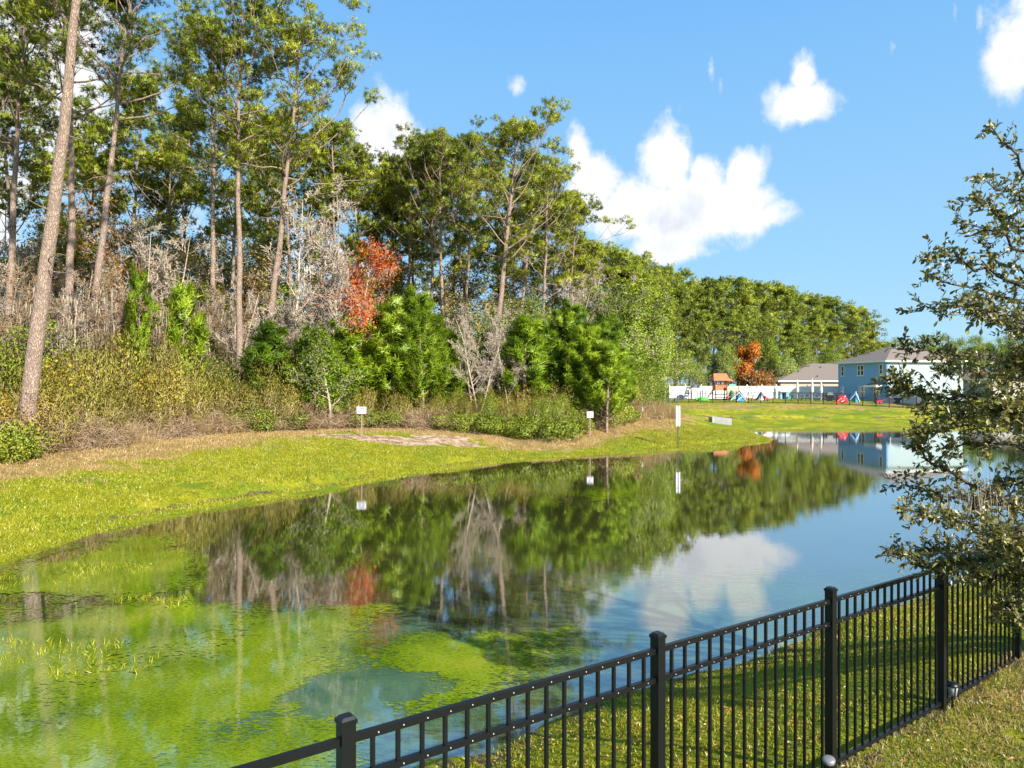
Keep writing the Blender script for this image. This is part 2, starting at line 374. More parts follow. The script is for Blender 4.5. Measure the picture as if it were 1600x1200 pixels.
# terrain material
def mat_ground():
    m, N = new_mat('ground')
    pos = N.n('ShaderNodeNewGeometry').outputs['Position']
    at = lambda a: N.n('ShaderNodeAttribute', _attribute_name=a).outputs['Fac']
    fine = N.noise(pos, 14, 5, .7); mid = N.noise(pos, 2.2, 4, .6); big = N.noise(N.mapping(pos, (.45, .8, 1), (0, 0, -.6)), .8, 4, .6)
    g = N.ramp(N.math('ADD', N.math('MULTIPLY', fine, .55), N.math('MULTIPLY', mid, .5)), [(.36, (.09, .10, .008)), (.46, (.19, .20, .010)), (.54, (.31, .31, .014)), (.66, (.46, .38, .05))])
    lush = N.mix(N.smooth(N.math('ADD', N.noise(pos, .35, 3), N.math('MULTIPLY', mid, .15)), .52, .66), g, N.mix(fine, (.08, .14, .010), (.24, .30, .018)))
    tan = N.ramp(N.math('ADD', N.math('MULTIPLY', fine, .6), N.math('MULTIPLY', mid, .4)), [(.3, (.18, .10, .04)), (.5, (.38, .23, .095)), (.7, (.54, .37, .18))])
    patch = N.math('ADD', at('dry'), N.math('MULTIPLY', N.math('SUBTRACT', big, .5), 1.5))
    patch = N.math('ADD', patch, N.math('MULTIPLY', N.math('SUBTRACT', mid, .5), .9))
    c = N.mix(N.math('MULTIPLY', N.smooth(patch, .38, .78), .85), lush, tan)
    sandc = N.ramp(N.math('ADD', N.math('MULTIPLY', fine, .5), N.math('MULTIPLY', N.noise(pos, 2.2, 5, .7), .5)), [(.42, (.16, .09, .05)), (.5, (.40, .26, .16)), (.57, (.68, .50, .35))])
    c = N.mix(N.smooth(N.math('ADD', at('sand'), N.math('MULTIPLY', N.math('SUBTRACT', mid, .5), 2.2)), .4, .6), c, sandc)
    soilc = N.ramp(fine, [(.3, (.045, .03, .02)), (.6, (.16, .11, .075)), (.8, (.24, .18, .12))])
    c = N.mix(N.smooth(N.math('ADD', at('soil'), N.math('ADD', N.math('MULTIPLY', N.math('SUBTRACT', fine, .5), 1.3), N.math('MULTIPLY', N.math('SUBTRACT', N.noise(pos, 4.5, 3, .6), .5), 1.6))), .42, .6), c, soilc)
    litter = N.ramp(N.math('ADD', N.math('MULTIPLY', fine, .5), N.math('MULTIPLY', mid, .5)), [(.3, (.07, .045, .02)), (.5, (.17, .12, .05)), (.7, (.20, .19, .05))])
    c = N.mix(at('litter'), c, litter)
    b = N.n('ShaderNodeBsdfPrincipled', Base__Color=c, Roughness=.95); b.inputs['Specular IOR Level'].default_value = .1
    h = N.math('ADD', N.math('MULTIPLY', N.noise(pos, 24, 4, .7), .5), N.math('MULTIPLY', mid, .6))
    bm = N.n('ShaderNodeBump', Height=h, Strength=.9, Distance=.22); N.link(bm.outputs[0], b.inputs['Normal'])
    out(N, b.outputs[0]); return m
M['ground'] = mat_ground()
def mat_water():
    m, N = new_mat('pond_water')
    pos = N.n('ShaderNodeNewGeometry').outputs['Position']
    r1 = N.noise(N.mapping(pos, (.8, 1.5, 1), (0, 0, .15)), 3.2, 3, .5); r2 = N.noise(N.mapping(pos, (1, 2.2, 1), (0, 0, -.3)), 11, 2, .5)
    sheltered = N.smooth(N.noise(pos, .11, 2), .35, .6)
    h = N.math('ADD', N.math('MULTIPLY', r1, .6), N.math('MULTIPLY', r2, .22))
    bm = N.n('ShaderNodeBump', Height=h, Strength=N.math('ADD', N.math('MULTIPLY', sheltered, .10), .05), Distance=.008)
    silt = N.mix(N.smooth(N.noise(pos, .25, 3), .35, .7), (.030, .034, .008), (.05, .045, .014))
    dif = N.n('ShaderNodeBsdfDiffuse', Color=silt)
    gl = N.n('ShaderNodeBsdfGlossy', Roughness=.015, Color=(.93, .95, .98, 1)); N.link(bm.outputs[0], gl.inputs['Normal'])
    fr = N.n('ShaderNodeFresnel', IOR=1.33); N.link(bm.outputs[0], fr.inputs['Normal'])
    mx = N.n('ShaderNodeMixShader', i0=N.math('POWER', fr.outputs[0], .38)); N.link(dif.outputs[0], mx.inputs[1]); N.link(gl.outputs[0], mx.inputs[2])
    out(N, mx.outputs[0]); return m
M['water'] = mat_water()
def mat_algae(name, film=False):
    m, N = new_mat(name)
    pos = N.n('ShaderNodeNewGeometry').outputs['Position']
    dens = N.n('ShaderNodeAttribute', _attribute_name='dens').outputs['Fac']
    wv = N.noise(N.mapping(pos, (1.2, 4.0, 1), (0, 0, .45)), 2.6, 5, .68, .8)
    fl = N.noise(N.mapping(pos, (1.5, 3.2, 1), (0, 0, .3)), 6, 4, .7, .5)
    big = N.noise(pos, .7, 3)
    if film:
        a = N.math('ADD', dens, N.math('MULTIPLY', N.math('SUBTRACT', wv, .5), 1.6))
        a = N.math('MULTIPLY', N.smooth(a, .34, .80), .38)
        col = N.mix(N.smooth(big, .35, .65), (.10, .27, .17), (.20, .38, .24))
        ior = .42
    else:
        nz = N.math('ADD', N.math('MULTIPLY', N.math('SUBTRACT', wv, .5), 1.0), N.math('MULTIPLY', N.math('SUBTRACT', fl, .5), 1.3))
        speck = N.noise(N.mapping(pos, (1.2, 3.0, 1), (0, 0, .35)), 9, 3, .6, .3)
        nz = N.math('ADD', nz, N.math('MULTIPLY', N.math('SUBTRACT', speck, .54), 1.9))
        a = N.math('ADD', dens, N.math('MULTIPLY', nz, N.smooth(dens, 0.0, .3)))
        a = N.math('MULTIPLY', N.smooth(a, .38, .46), .97)
        col = N.ramp(N.math('ADD', N.math('MULTIPLY', big, .45), N.math('MULTIPLY', N.noise(N.mapping(pos, (1.2, 2.6, 1), (0, 0, .35)), 16, 4, .75), .6)), [(.36, (.035, .065, .004)), (.46, (.095, .155, .006)), (.56, (.165, .235, .008)), (.68, (.30, .30, .025))])
        ior = .56
    dif = N.n('ShaderNodeBsdfDiffuse', Color=col)
    bm = N.n('ShaderNodeBump', Height=N.noise(pos, 9, 2), Strength=.05, Distance=.012)
    gl = N.n('ShaderNodeBsdfGlossy', Roughness=.02); N.link(bm.outputs[0], gl.inputs['Normal'])
    fr = N.n('ShaderNodeFresnel', IOR=1.33)
    mx = N.n('ShaderNodeMixShader', i0=N.math('POWER', fr.outputs[0], ior)); N.link(dif.outputs[0], mx.inputs[1]); N.link(gl.outputs[0], mx.inputs[2])
    tr = N.n('ShaderNodeBsdfTransparent')
    mo = N.n('ShaderNodeMixShader', i0=a); N.link(tr.outputs[0], mo.inputs[1]); N.link(mx.outputs[0], mo.inputs[2])
    out(N, mo.outputs[0]); return m
M['algae'] = mat_algae('floating_algae'); M['film'] = mat_algae('milky_film', True)
M['grass'] = mat_leaf('grass_blades', [(.13, .155, .008), (.23, .25, .010), (.35, .335, .016), (.46, .38, .05)], .3, obj_var=False, patch=1.3)
M['lawn'] = mat_leaf('patchy_lawn_blades', [(.10, .13, .015), (.22, .22, .03), (.32, .24, .09), (.46, .34, .17)], .25, obj_var=False, patch=3.5)
M['drygrass'] = mat_leaf('dry_grass_blades', [(.18, .17, .03), (.32, .22, .07), (.44, .30, .125), (.54, .40, .21)], .25, obj_var=False, patch=2.2)

# ------------------------------------------------------------------ ground, water, algae
def grid_obj(name, xs, ys, zf, mat, attrs=None, keep=None, smooth=True):
    XX, YY = np.meshgrid(xs, ys); nx, ny = len(xs), len(ys)
    x = XX.ravel(); y = YY.ravel(); z = zf(x, y) if callable(zf) else np.full(x.shape, zf)
    i = (np.arange(ny-1)[:, None]*nx+np.arange(nx-1)[None]).ravel()
    q = np.stack([i, i+1, i+nx+1, i+nx], 1)
    vals = {k: f(x, y) for k, f in (attrs or {}).items()}
    if keep is not None:
        kk = keep(x, y, vals); q = q[kk[q].any(1)]
        us = np.unique(q); remap = np.full(len(x), -1); remap[us] = np.arange(len(us)); q = remap[q]
        x, y, z = x[us], y[us], z[us]; vals = {k: v[us] for k, v in vals.items()}
    g = Geo(); g.add(np.stack([x, y, z], 1), q)
    me = g.mesh(name, mat, smooth)
    for k, v in vals.items():
        a = me.attributes.new(k, 'FLOAT', 'POINT'); a.data.foreach_set('value', v.astype(np.float32))
    return link_obj(name, me)
FEDGE = [(-60, 12), (-24, 20), (-18.9, 25.2), (-16.6, 29), (-15.6, 36), (-9.4, 40.5), (-2.3, 40.6), (2.1, 39), (4.8, 44.3), (6.9, 46.5), (9.5, 51), (13.0, 58.5), (17.5, 78), (23, 101), (40, 118), (110, 128), (200, 300), (-400, 400), (-400, 12)]
def a_dry(x, y):
    d = poly_sd(x, y, POND); fe = poly_sd(x, y, FEDGE)
    left = sstep(24, 34, y-x*.0)*0
    wl = sstep(-5, -17, x); wr = sstep(0, 6, x); fw = fe+(fbm(x, y, .35, 3, 83)-.5)*3.5
    t = sstep(3.2+4.3*wl+1.3*wr, .6+.9*wl, fw)*(.8+.15*wl)*sstep(0, 3, d) + .30*sstep(1, 8, d)
    t = np.maximum(t, .46*sstep(-3.2, -4.0, -.601*(x-1.33)+.799*(y-8.7))*(y < 30)*(x > -2))
    t = np.where((y > 66), .30, t)
    far = (y > 55) & (x > 18)
    t = np.where(far & (d > 12) & (d < 17.5), .55, t)
    return t
def a_sand(x, y):
    e1 = ((x+6.6)/4.2)**2+((y-36.6-.15*(x+6))/1.2)**2
    e2 = ((x+3.6)/2.6)**2+((y-38.2)/1.3)**2
    return np.clip(1.1-np.minimum(e1, e2), 0, 1)
def a_soil(x, y):
    d = poly_sd(x, y, POND)+(fbm(x, y, .55, 3, 3)-.5)*1.0
    n = fbm(x, y, .22, 2, 9)
    left = sstep(.7, .85, d)*sstep(1.2, 1.0, d)*sstep(.42, .5, n)*sstep(.3, .5, fbm(x, y, 1.2, 3, 19))*((-.601*(x-1.33)+.799*(y-8.7)) > 3)*(y < 52)
    far = .72*sstep(7.6, 7.8, d)*sstep(8.15, 7.95, d)*((y > 58) & (x > 18))*sstep(.25, .5, fbm(x, y, .7, 3, 29))
    near = sstep(.6, .1, np.abs(d-.1))*(y < 30)*(-.601*(x-1.33)+.799*(y-8.7) < 2)*.5
    under = sstep(.05, -.3, d)
    foot = sstep(.22, .08, np.abs(-.601*(x-.823)+.799*(y-3.9)))*(y < 12)*(x > -3)*.55
    return np.clip(np.maximum.reduce([left*1.3, .5*sstep(.35, .1, np.abs(d))*sstep(.4, .6, fbm(x, y, 1.1, 3, 71)), far*.95, near, under, foot]), 0, 1)
def a_litter(x, y): return sstep(.6, -1.5, poly_sd(x, y, FEDGE)+(fbm(x, y, .8, 3, 4)-.5)*2)*.95
def spaced(core0, core1, step, lo, hi, g=1.25):
    c = list(np.arange(core0, core1+1e-6, step)); s = step; p = core1
    while p < hi: s *= g; p += s; c.append(p)
    s = step; p = core0; l = []
    while p > lo: s *= g; p -= s; l.append(p)
    return np.array(l[::-1]+c)
tag(grid_obj('ground', spaced(-22, 50, .24, -3000, 3000), spaced(0, 80, .24, -400, 5000), hz, M['ground'],
             {'dry': a_dry, 'sand': a_sand, 'soil': a_soil, 'litter': a_litter}), 'grassy banks and clearing round the pond', kind='structure')
tag(grid_obj('pond_water', np.linspace(-14, 67, 60), np.linspace(0, 68, 50), 0.0, M['water']), 'still dark pond reflecting the pines', kind='structure')

def pxpoly(pts): return [wpt(a, b) for a, b in pts]
mats = [
 ('large bright green algae mat covering the pond below the dark channel', [(-260, 1500), (-260, 960), (60, 925), (150, 948), (280, 937), (400, 931), (500, 934), (600, 944), (585, 985), (560, 1020), (530, 1050), (470, 1110), (520, 1150), (540, 1190), (500, 1300), (350, 1500)]),
 ('yellow-green algae patch along the left shore above the dark channel', [(-60, 960), (-20, 900), (60, 868), (130, 850), (200, 836), (270, 843), (300, 862), (328, 885), (318, 902), (290, 915), (250, 925), (180, 935), (80, 940), (0, 960)]),
 ('green algae mat with ragged edges in the middle below the reflected pines', [(590, 1010), (640, 985), (720, 990), (800, 975), (870, 968), (905, 975), (875, 1010), (860, 1040), (800, 1075), (720, 1110), (640, 1120), (600, 1080)]),
 ('thin green algae streak out on the dark water near the far bank', [(840, 785), (880, 772), (940, 762), (1000, 765), (1050, 762), (1000, 776), (980, 788), (900, 795)]),
]
for lab, pp in mats:
    P = pxpoly(pp); xs = [p[0] for p in P]; ys = [p[1] for p in P]; st = .11
    def dens(x, y, P=P):
        d = -poly_sd(x, y, P)+(fbm(x, y, .9, 4, 11)-.5)*1.0
        v = .5+np.clip(d, -1.2, 1.2)*(.6 if lab[:4] != 'thin' else .22)-(0 if lab[:4] != 'thin' else .12)
        holes = sstep(.50, .62, fbm(x, y, .9, 4, 23))*.85
        inpond = sstep(-.05, -.3, poly_sd(x, y, POND))
        return np.clip((v-holes*.6)*sstep(-.9, 0, d), 0, 1)
    o = grid_obj('algae_mat', np.arange(min(xs)-1, max(xs)+1, st), np.arange(max(min(ys)-1, 1.2), max(ys)+1, st), .008+.004*[m_[0] for m_ in mats].index(lab), M['algae'], {'dens': dens},
                 keep=lambda x, y, v: (v['dens'] > .005))
    tag(o, lab, 'algae mat', kind='stuff')
P = pxpoly([(-200, 1500), (-200, 1040), (200, 1040), (560, 985), (640, 960), (780, 985), (880, 930), (1000, 892), (1130, 872), (1300, 880), (1420, 880), (1480, 905), (1300, 985), (1100, 1060), (900, 1130), (740, 1200), (400, 1500)])
o = grid_obj('algae_film', np.arange(-9, 11, .2), np.arange(3.2, 15.5, .2), .004, M['film'],
             {'dens': lambda x, y: np.clip(.42-poly_sd(x, y, P)*.2+(fbm(x, y, .5, 4, 77)-.5)*.9, 0, 1)*sstep(1.8, .6, poly_sd(x, y, P))}, keep=lambda x, y, v: v['dens'] > .002)
tag(o, 'milky blue-green film of fine algae on the near water', 'algae film', kind='stuff')

# ------------------------------------------------------------------ tree builders
def curve(p0, d0, L, n, bend, wob=.06):
    """polyline from p0 starting along d0, bending towards vector bend"""
    pts = [np.array(p0, float)]; d = unit(np.array(d0, float)); st = L/(n-1)
    for i in range(n-1):
        d = unit(d+np.array(bend)*st+rng.normal(size=3)*wob); pts.append(pts[-1]+d*st)
    return np.array(pts)
def pine_geo(H=21., start=.55, spread=4.2, lean=(0, 0), r0=.27, nl=26, tufts=9, K=14, needle=.27, pad=.42, sweep=(0, 0), low_dead=6, trunk_k=10, nw=.016):
    tr = Geo(); br = Geo(); cr = Geo()
    n = 14; t = np.linspace(0, 1, n)
    wob = np.cumsum(rng.normal(size=(n, 2))*.05*H/20, 0)*np.minimum(t*2, 1)[:, None]
    tp = np.stack([lean[0]*t**1.15+wob[:, 0], lean[1]*t+wob[:, 1], t*H], 1); tp[0, 2] = -.3
    rr = r0*(1-.78*t**1.2); rr[0] *= 1.25
    tr.tube(tp, rr, trunk_k)
    P = []; Dr = []; sA = []; sB = []; s0 = []; s1 = []
    for i in range(nl):
        ti = start+(1-start)*((i+.5)/nl)**.9; ti = min(ti+rng.uniform(-.02, .02), .985)
        p0 = np.array([np.interp(ti, t, tp[:, k]) for k in range(3)])
        u = (ti-start)/(1-start)
        prof = (.55+.65*np.sin(np.pi*min(u*1.05+.12, 1)))*(1 if u < .8 else 1-(u-.8)*2.0)
        L = spread*prof*rng.uniform(.55, 1.2); a = i*2.4+rng.uniform(-.6, .6)
        h = np.array((math.cos(a), math.sin(a), 0)); h[:2] += np.array(sweep)*.5
        L *= 1+.4*float(np.dot(unit(h)[:2], sweep))
        el_ = rng.uniform(.05, .5)+u*.65
        lb = curve(p0, unit(h)*math.cos(el_)+np.array((0, 0, math.sin(el_))), L, 7, (0, 0, .10), .16)
        br.tube(lb, np.linspace(max(.03, r0*.30*(1-u*.5)), .012, 7), 5, False)
        for j in range(rng.integers(3, 6)):
            f = 1.0 if j == 0 else rng.uniform(.40, 1.0); q0 = np.array([np.interp(f*6, np.arange(7), lb[:, k]) for k in range(3)])
            ax = unit(lb[min(int(f*6)+1, 6)]-lb[int(min(f*6, 5))])
            sd = unit(ax*.6+rng.normal(size=3)*np.array((.8, .8, .3))+np.array((0, 0, .35)))
            sl_ = L*rng.uniform(.14, .34); sb = curve(q0, sd, sl_, 4, (0, 0, .35), .15)
            sA += list(sb[:-1]); sB += list(sb[1:]); s0 += [.024, .018, .012]; s1 += [.018, .012, .008]
            m = max(5, int(tufts*1.9*rng.uniform(.6, 1.4))); pr = pad*1.25*rng.uniform(.7, 1.25)
            off = rnd_dirs(m)*rng.uniform(.45, 1, m)[:, None]*np.array((pr, pr, pr*.55)); c_ = sb[-1]+np.array((0, 0, pr*.25))
            e = c_+off; P.append(e); Dr.append(unit(off/np.array((pr, pr, pr*.55))*.9+np.array((0, 0, .35))+sd*.2))
            sA += [sb[-1]]*m+[sb[-2]]; sB += list(c_+off*.75)+[c_]; s0 += [.007]*(m+1); s1 += [.004]*(m+1)
    for i in range(low_dead):
        ti = rng.uniform(min(.3, start*.7), start); p0 = np.array([np.interp(ti, t, tp[:, k]) for k in range(3)]); a = rng.uniform(0, 6.3)
        lb = curve(p0, (math.cos(a), math.sin(a), rng.uniform(-.2, .4)), rng.uniform(.4, 1.8), 4, (0, 0, -.1), .25)
        br.tube(lb, np.linspace(.03, .01, 4), 4, False)
    br.segs(sA, sB, np.array(s0), np.array(s1), 3)
    P = np.concatenate(P); Dr = np.concatenate(Dr)
    needles(cr, P, Dr, K, needle, nw)
    return tr, br, cr
def needles(cr, P, Dr, K, L, W_):
    p = np.repeat(P, K, 0); d = unit(np.repeat(Dr, K, 0)*.75+rnd_dirs(len(p)))
    cr.blades(p+rng.normal(size=p.shape)*.05, d, L*rng.uniform(.6, 1.1, len(p)), W_*rng.uniform(.8, 1.6, len(p)), unit(np.repeat(Dr, K, 0)*1.2+d*.45+rng.normal(size=p.shape)*.12))
def pine_tree(label, group=None, needle_mat='pine', cat='pine tree', name='pine_tree', **kw):
    tr, br, cr = pine_geo(**kw)
    r = thing(name, label, cat, group=group)
    part('trunk', tr, M['bark'], r, True); part('branches', br, M['bark'], r, True, 'stuff'); part('crown', cr, M[needle_mat], r, kind='stuff')
    return r

def branch_skel(H, spread, tw=1.0, trunks=1, r0=.12, levels=3, n1=9, n2=7, n3=6, up=.5, start=.25):
    """returns Geo of wood and the end points and directions of its twigs"""
    g = Geo(); ends = []; dirs = []; sA = []; sB = []; r_0 = []; r_1 = []; mids = []
    for k in range(trunks):
        a = rng.uniform(0, 6.3); ln = rng.uniform(.0, .28) if trunks > 1 else .08
        tp = curve((rng.normal()*.1*trunks, rng.normal()*.1*trunks, -.2), (math.cos(a)*ln, math.sin(a)*ln, 1), H*rng.uniform(.8, 1), 9, (0, 0, .03), .07)
        g.tube(tp, np.linspace(r0, r0*.12, 9), 7)
        for i in range(n1):
            f = start+(1-start)*(i+rng.uniform(0, 1))/n1; f = min(f, .99)
            p0 = np.array([np.interp(f*8, np.arange(9), tp[:, c]) for c in range(3)]); b = rng.uniform(0, 6.3)
            L = spread*(1.15-f*.75)*rng.uniform(.6, 1.15)
            l1 = curve(p0, (math.cos(b), math.sin(b), up*rng.uniform(.4, 1.8)), L, 6, (0, 0, .12), .14)
            rb = r0*.45*(1.1-f); g.tube(l1, np.linspace(rb, rb*.2, 6), 4, False)
            for j in range(n2):
                f2 = rng.uniform(.2, 1); q0 = np.array([np.interp(f2*5, np.arange(6), l1[:, c]) for c in range(3)])
                d = unit(unit(l1[-1]-l1[0])*.7+rng.normal(size=3)*.6+np.array((0, 0, .3)))
                l2 = curve(q0, d, L*rng.uniform(.25, .5), 4, (0, 0, .2), .16)
                sA += list(l2[:-1]); sB += list(l2[1:]); rr = max(rb*.4, .014); r_0 += [rr, rr*.75, rr*.5]; r_1 += [rr*.75, rr*.5, rr*.3]
                mids += [q0, l2[1]]
                m = n3; f3 = rng.uniform(.15, 1, m); q = np.stack([np.interp(f3*3, np.arange(4), l2[:, c]) for c in range(3)], 1)
                d3 = unit(d*.6+rng.normal(size=(m, 3))*.55+np.array((0, 0, .25))); e = q+d3*(L*rng.uniform(.08, .22, m))[:, None]
                sA += list(q); sB += list(e); r_0 += [.013*tw]*m; r_1 += [.007*tw]*m
                ends.append(e); dirs.append(d3)
                d4 = unit(np.repeat(d3, 2, 0)+rng.normal(size=(m*2, 3))*.5); q4 = np.repeat((q+e)/2, 2, 0); e4 = q4+d4*(L*rng.uniform(.05, .13, m*2))[:, None]
                sA += list(q4); sB += list(e4); r_0 += [.010*tw]*(2*m); r_1 += [.006*tw]*(2*m); ends.append(e4); dirs.append(d4)
    g.segs(sA, sB, np.array(r_0), np.array(r_1), 3)
    return g, np.concatenate(ends), np.concatenate(dirs), np.array(mids)
def strands(g, P, n, L, W_):
    """hanging moss: bunches of limp ribbons"""
    idx = rng.integers(0, len(P), n)
    for k in range(9):
        p = P[idx]+rng.normal(size=(n, 3))*np.array((.14, .14, .08)); l = L*rng.uniform(.25, 1, n)
        d = unit(np.array((0, 0, -1.))+rng.normal(size=(n, 3))*.10); m = p+d*(l*.5)[:, None]
        d2 = unit(np.array((0, 0, -1.))+rng.normal(size=(n, 3))*.16); e = m+d2*(l*.5)[:, None]
        sd = unit(np.cross(d, rnd_dirs(n))); w_ = (W_*rng.uniform(.5, 1.5, n))[:, None]
        v = np.stack([p-sd*w_*.2, p+sd*w_*.2, m+sd*w_*.5, m-sd*w_*.5, e], 1).reshape(-1, 3); i = np.arange(n)*5
        g.add(v, np.stack([i, i+1, i+2, i+3], 1), np.stack([i+3, i+2, i+4], 1))
    return g
def bare_tree(label, moss=0, ml=1.2, wood='greybark', group=None, leafm=None, nleaf=0, leaf=.1, cat='bare tree', name='bare_tree', lspread=.12, **kw):
    g, e, d, mid = branch_skel(**kw)
    r = thing(name, label, cat, group=group)
    part('trunk', g, M[wood], r, True)
    if moss:
        mg = strands(Geo(), mid[mid[:, 2] < kw['H']*.85], moss, ml, .028); part('moss', mg, M['moss'], r, kind='stuff')
    if leafm:
        lg = Geo(); i = rng.integers(0, len(e), nleaf)
        p = e[i]+rng.normal(size=(nleaf, 3))*lspread; lg.leaves(p, unit(d[i]+rng.normal(size=(nleaf, 3))*.9), leaf*rng.uniform(.6, 1.3, nleaf), leaf*.6*rng.uniform(.7, 1.2, nleaf), cn=unit(d[i]*.7+unit(p-np.array((0, 0, kw['H']*.45)))*.8+np.array((0, 0, .25))))
        part('crown', lg, M[leafm], r, kind='stuff')
    return r
def lumpy(n, rx, rz, lumps=7, shell=.75):
    """points in a lumpy mound, denser near its skin"""
    c = rng.normal(size=(lumps, 3))*np.array((rx*.45, rx*.45, rz*.22)); c[:, 2] = np.abs(c[:, 2])+rz*.35
    rr = rng.uniform(.35, .62, lumps)
    k = rng.integers(0, lumps, n); d = rnd_dirs(n); rad = (rng.uniform(0, 1, n)**(1/6))*rr[k]
    p = c[k]+d*rad[:, None]*np.array((rx, rx, rz*.9))
    p[:, 2] = np.abs(p[:, 2]); return p, d
def shrub(kind, label='', group=None, seed=0):
    r = thing(kind, label, 'shrub', group=group); st = Geo(); lf = Geo()
    if kind == 'groundsel_bush':
        ns = 26; base = rng.normal(size=(ns, 3))*np.array((.25, .25, 0)); tips = base+rng.normal(size=(ns, 3))*np.array((.62, .62, .25))+np.array((0, 0, 2.0))
        st.segs(base, tips, .018, .006, 3)
        p, d = lumpy(7000, 1.15, 2.6, 13); dd = unit(d*.45+np.array((0, 0, .9))+rng.normal(size=p.shape)*.35)
        cn = unit(d+np.array((0, 0, .5))); lf.blades(p, dd, .11*rng.uniform(.5, 1.5, len(p)), .024, cn)
        lf.leaves(p[::2], dd[::2], .065, .032, cn=cn[::2]); m = M['olive']
    elif kind == 'twig_thicket':
        ns = 170; base = rng.normal(size=(ns, 3))*np.array((.55, .55, 0)); sA, sB = [], []
        for b in base:
            c = curve(b, (b[0]*.7+rng.normal()*.35, b[1]*.7+rng.normal()*.35, 1), rng.uniform(.9, 2.3), 6, (rng.normal()*.3, rng.normal()*.3, -.38), .16)
            sA += list(c[:-1]); sB += list(c[1:])
            for _ in range(3):
                q = c[rng.integers(1, 6)]; sA.append(q); sB.append(q+unit(rng.normal(size=3)+np.array((0, 0, .4)))*rng.uniform(.2, .55))
        st.segs(sA, sB, .009, .005, 3)
        p, d = lumpy(1500, 1.05, 1.6, 6); lf.leaves(p, unit(d+rng.normal(size=p.shape)*.7), .07*rng.uniform(.6, 1.5, len(p)), .035, cn=unit(d+np.array((0, 0, .5)))); m = M['sedge']
    elif kind == 'green_mound':
        ns = 14; base = rng.normal(size=(ns, 3))*np.array((.3, .3, 0)); st.segs(base, base+rng.normal(size=(ns, 3))*.5+np.array((0, 0, .7)), .015, .006, 3)
        p, d = lumpy(3600, 1.4, 1.35, 9); lf.leaves(p, unit(d*.6+rng.normal(size=p.shape)*.6+np.array((0, 0, .2))), .12*rng.uniform(.6, 1.3, len(p)), .07, cn=unit(d+np.array((0, 0, .4)))); m = M['vine']
    elif kind == 'leafy_bush':
        ns = 18; base = rng.normal(size=(ns, 3))*np.array((.3, .3, 0)); st.segs(base, base+rng.normal(size=(ns, 3))*np.array((.7, .7, .3))+np.array((0, 0, 2.4)), .025, .008, 3)
        p, d = lumpy(5600, 1.35, 3.1, 13); lf.leaves(p, unit(d*.6+rng.normal(size=p.shape)*.7), .09*rng.uniform(.6, 1.3, len(p)), .05, cn=unit(d+np.array((0, 0, .3)))); m = M['green']
    elif kind == 'yellow_bush':
        ns = 22; base = rng.normal(size=(ns, 3))*np.array((.3, .3, 0)); tips = base+rng.normal(size=(ns, 3))*np.array((.6, .6, .4))+np.array((0, 0, 2.0)); st.segs(base, tips, .012, .005, 3)
        p, d = lumpy(1300, 1.0, 2.4, 9); lf.leaves(p, unit(rng.normal(size=p.shape)), .10*rng.uniform(.6, 1.3, len(p)), .07, cn=unit(d+np.array((0, 0, .3)))); m = M['yellow']
    elif kind == 'dry_grass_clump':
        p = rng.normal(size=(1500, 3))*np.array((.6, .6, 0)); d = unit(np.array((0, 0, 1.))+rng.normal(size=p.shape)*.35)
        lf.blades(p, d, rng.uniform(.5, 1.6, 1500), .02); st.segs(p[:60], p[:60]+d[:60]*1.2, .006, .003, 3); m = M['sedge']
    part('stems', st, M['brown'], r, kind='stuff'); part('foliage', lf, m, r, kind='stuff')
    return r

# ------------------------------------------------------------------ the tall pines one can tell apart
def lean_for(bx, by, tx, ty, D, H):
    """lean in metres that carries a trunk from photo x bx to tx at its height"""
    z = CAMZ+(600-ty)/F*D; return (tx-bx)/F*D*H/max(z-1.3, 1)
hero_raise = .12
hero = [ # base px, D, H, start, spread, r0, (px,py) the trunk passes, sweep, nl, label
 (38, 26.5, 23, .64, 4.2, .31, (141, 0), (.2, 0), 26, 'thick pale-barked pine leaning right at the edge of the woods, nearest the bank'),
 (8, 37, 24, .48, 4.0, .22, (14, 0), (.2, 0), 28, 'straight pine trunk at the far left edge, left of the leaning pine'),
 (113, 37, 24, .55, 4.2, .24, (126, 40), (0, 0), 28, 'upright dark-barked pine just right of the leaning pale pine'),
 (130, 35.5, 22.5, .60, 4.0, .22, (197, 40), (.3, 0), 26, 'reddish pine leaning right, crossing behind the upright dark-barked pine'),
 (338, 44, 24, .50, 4.0, .20, (322, 120), (-.1, 0), 30, 'slim pine with long bare trunk above the grey mossy trees'),
 (372, 41, 25, .50, 4.4, .21, (386, 100), (.1, 0), 34, 'tallest straight pine beside the pine that sweeps right'),
 (408, 42, 23.5, .48, 4.9, .23, (462, 120), (.65, 0), 32, 'pine leaning right with long limbs sweeping over the grey tree'),
 (262, 56, 21.5, .48, 3.8, .19, (266, 180), (0, 0), 26, 'round-topped pine behind, seen between the reddish and the slim pine'),
 (690, 54, 21.8, .52, 4.3, .19, (692, 250), (-.3, 0), 30, 'straight thin pine in the middle of the tall clump beside the red maple'),
 (672, 57, 21.0, .55, 4.0, .17, (676, 250), (-.5, 0), 24, 'thin pine just left of the straight thin pine in the clump'),
 (724, 57, 22.5, .58, 3.8, .16, (735, 250), (.3, 0), 26, 'leaning thin pine with the highest crown of the middle clump'),
 (766, 49, 19.8, .50, 4.9, .26, (800, 260), (.6, 0), 30, 'stout orange-barked pine with heavy limbs reaching right towards the clearing'),
 (842, 56, 19.0, .45, 4.2, .20, (850, 330), (.35, 0), 28, 'broad dark pine at the right shoulder of the tall woods'),
]
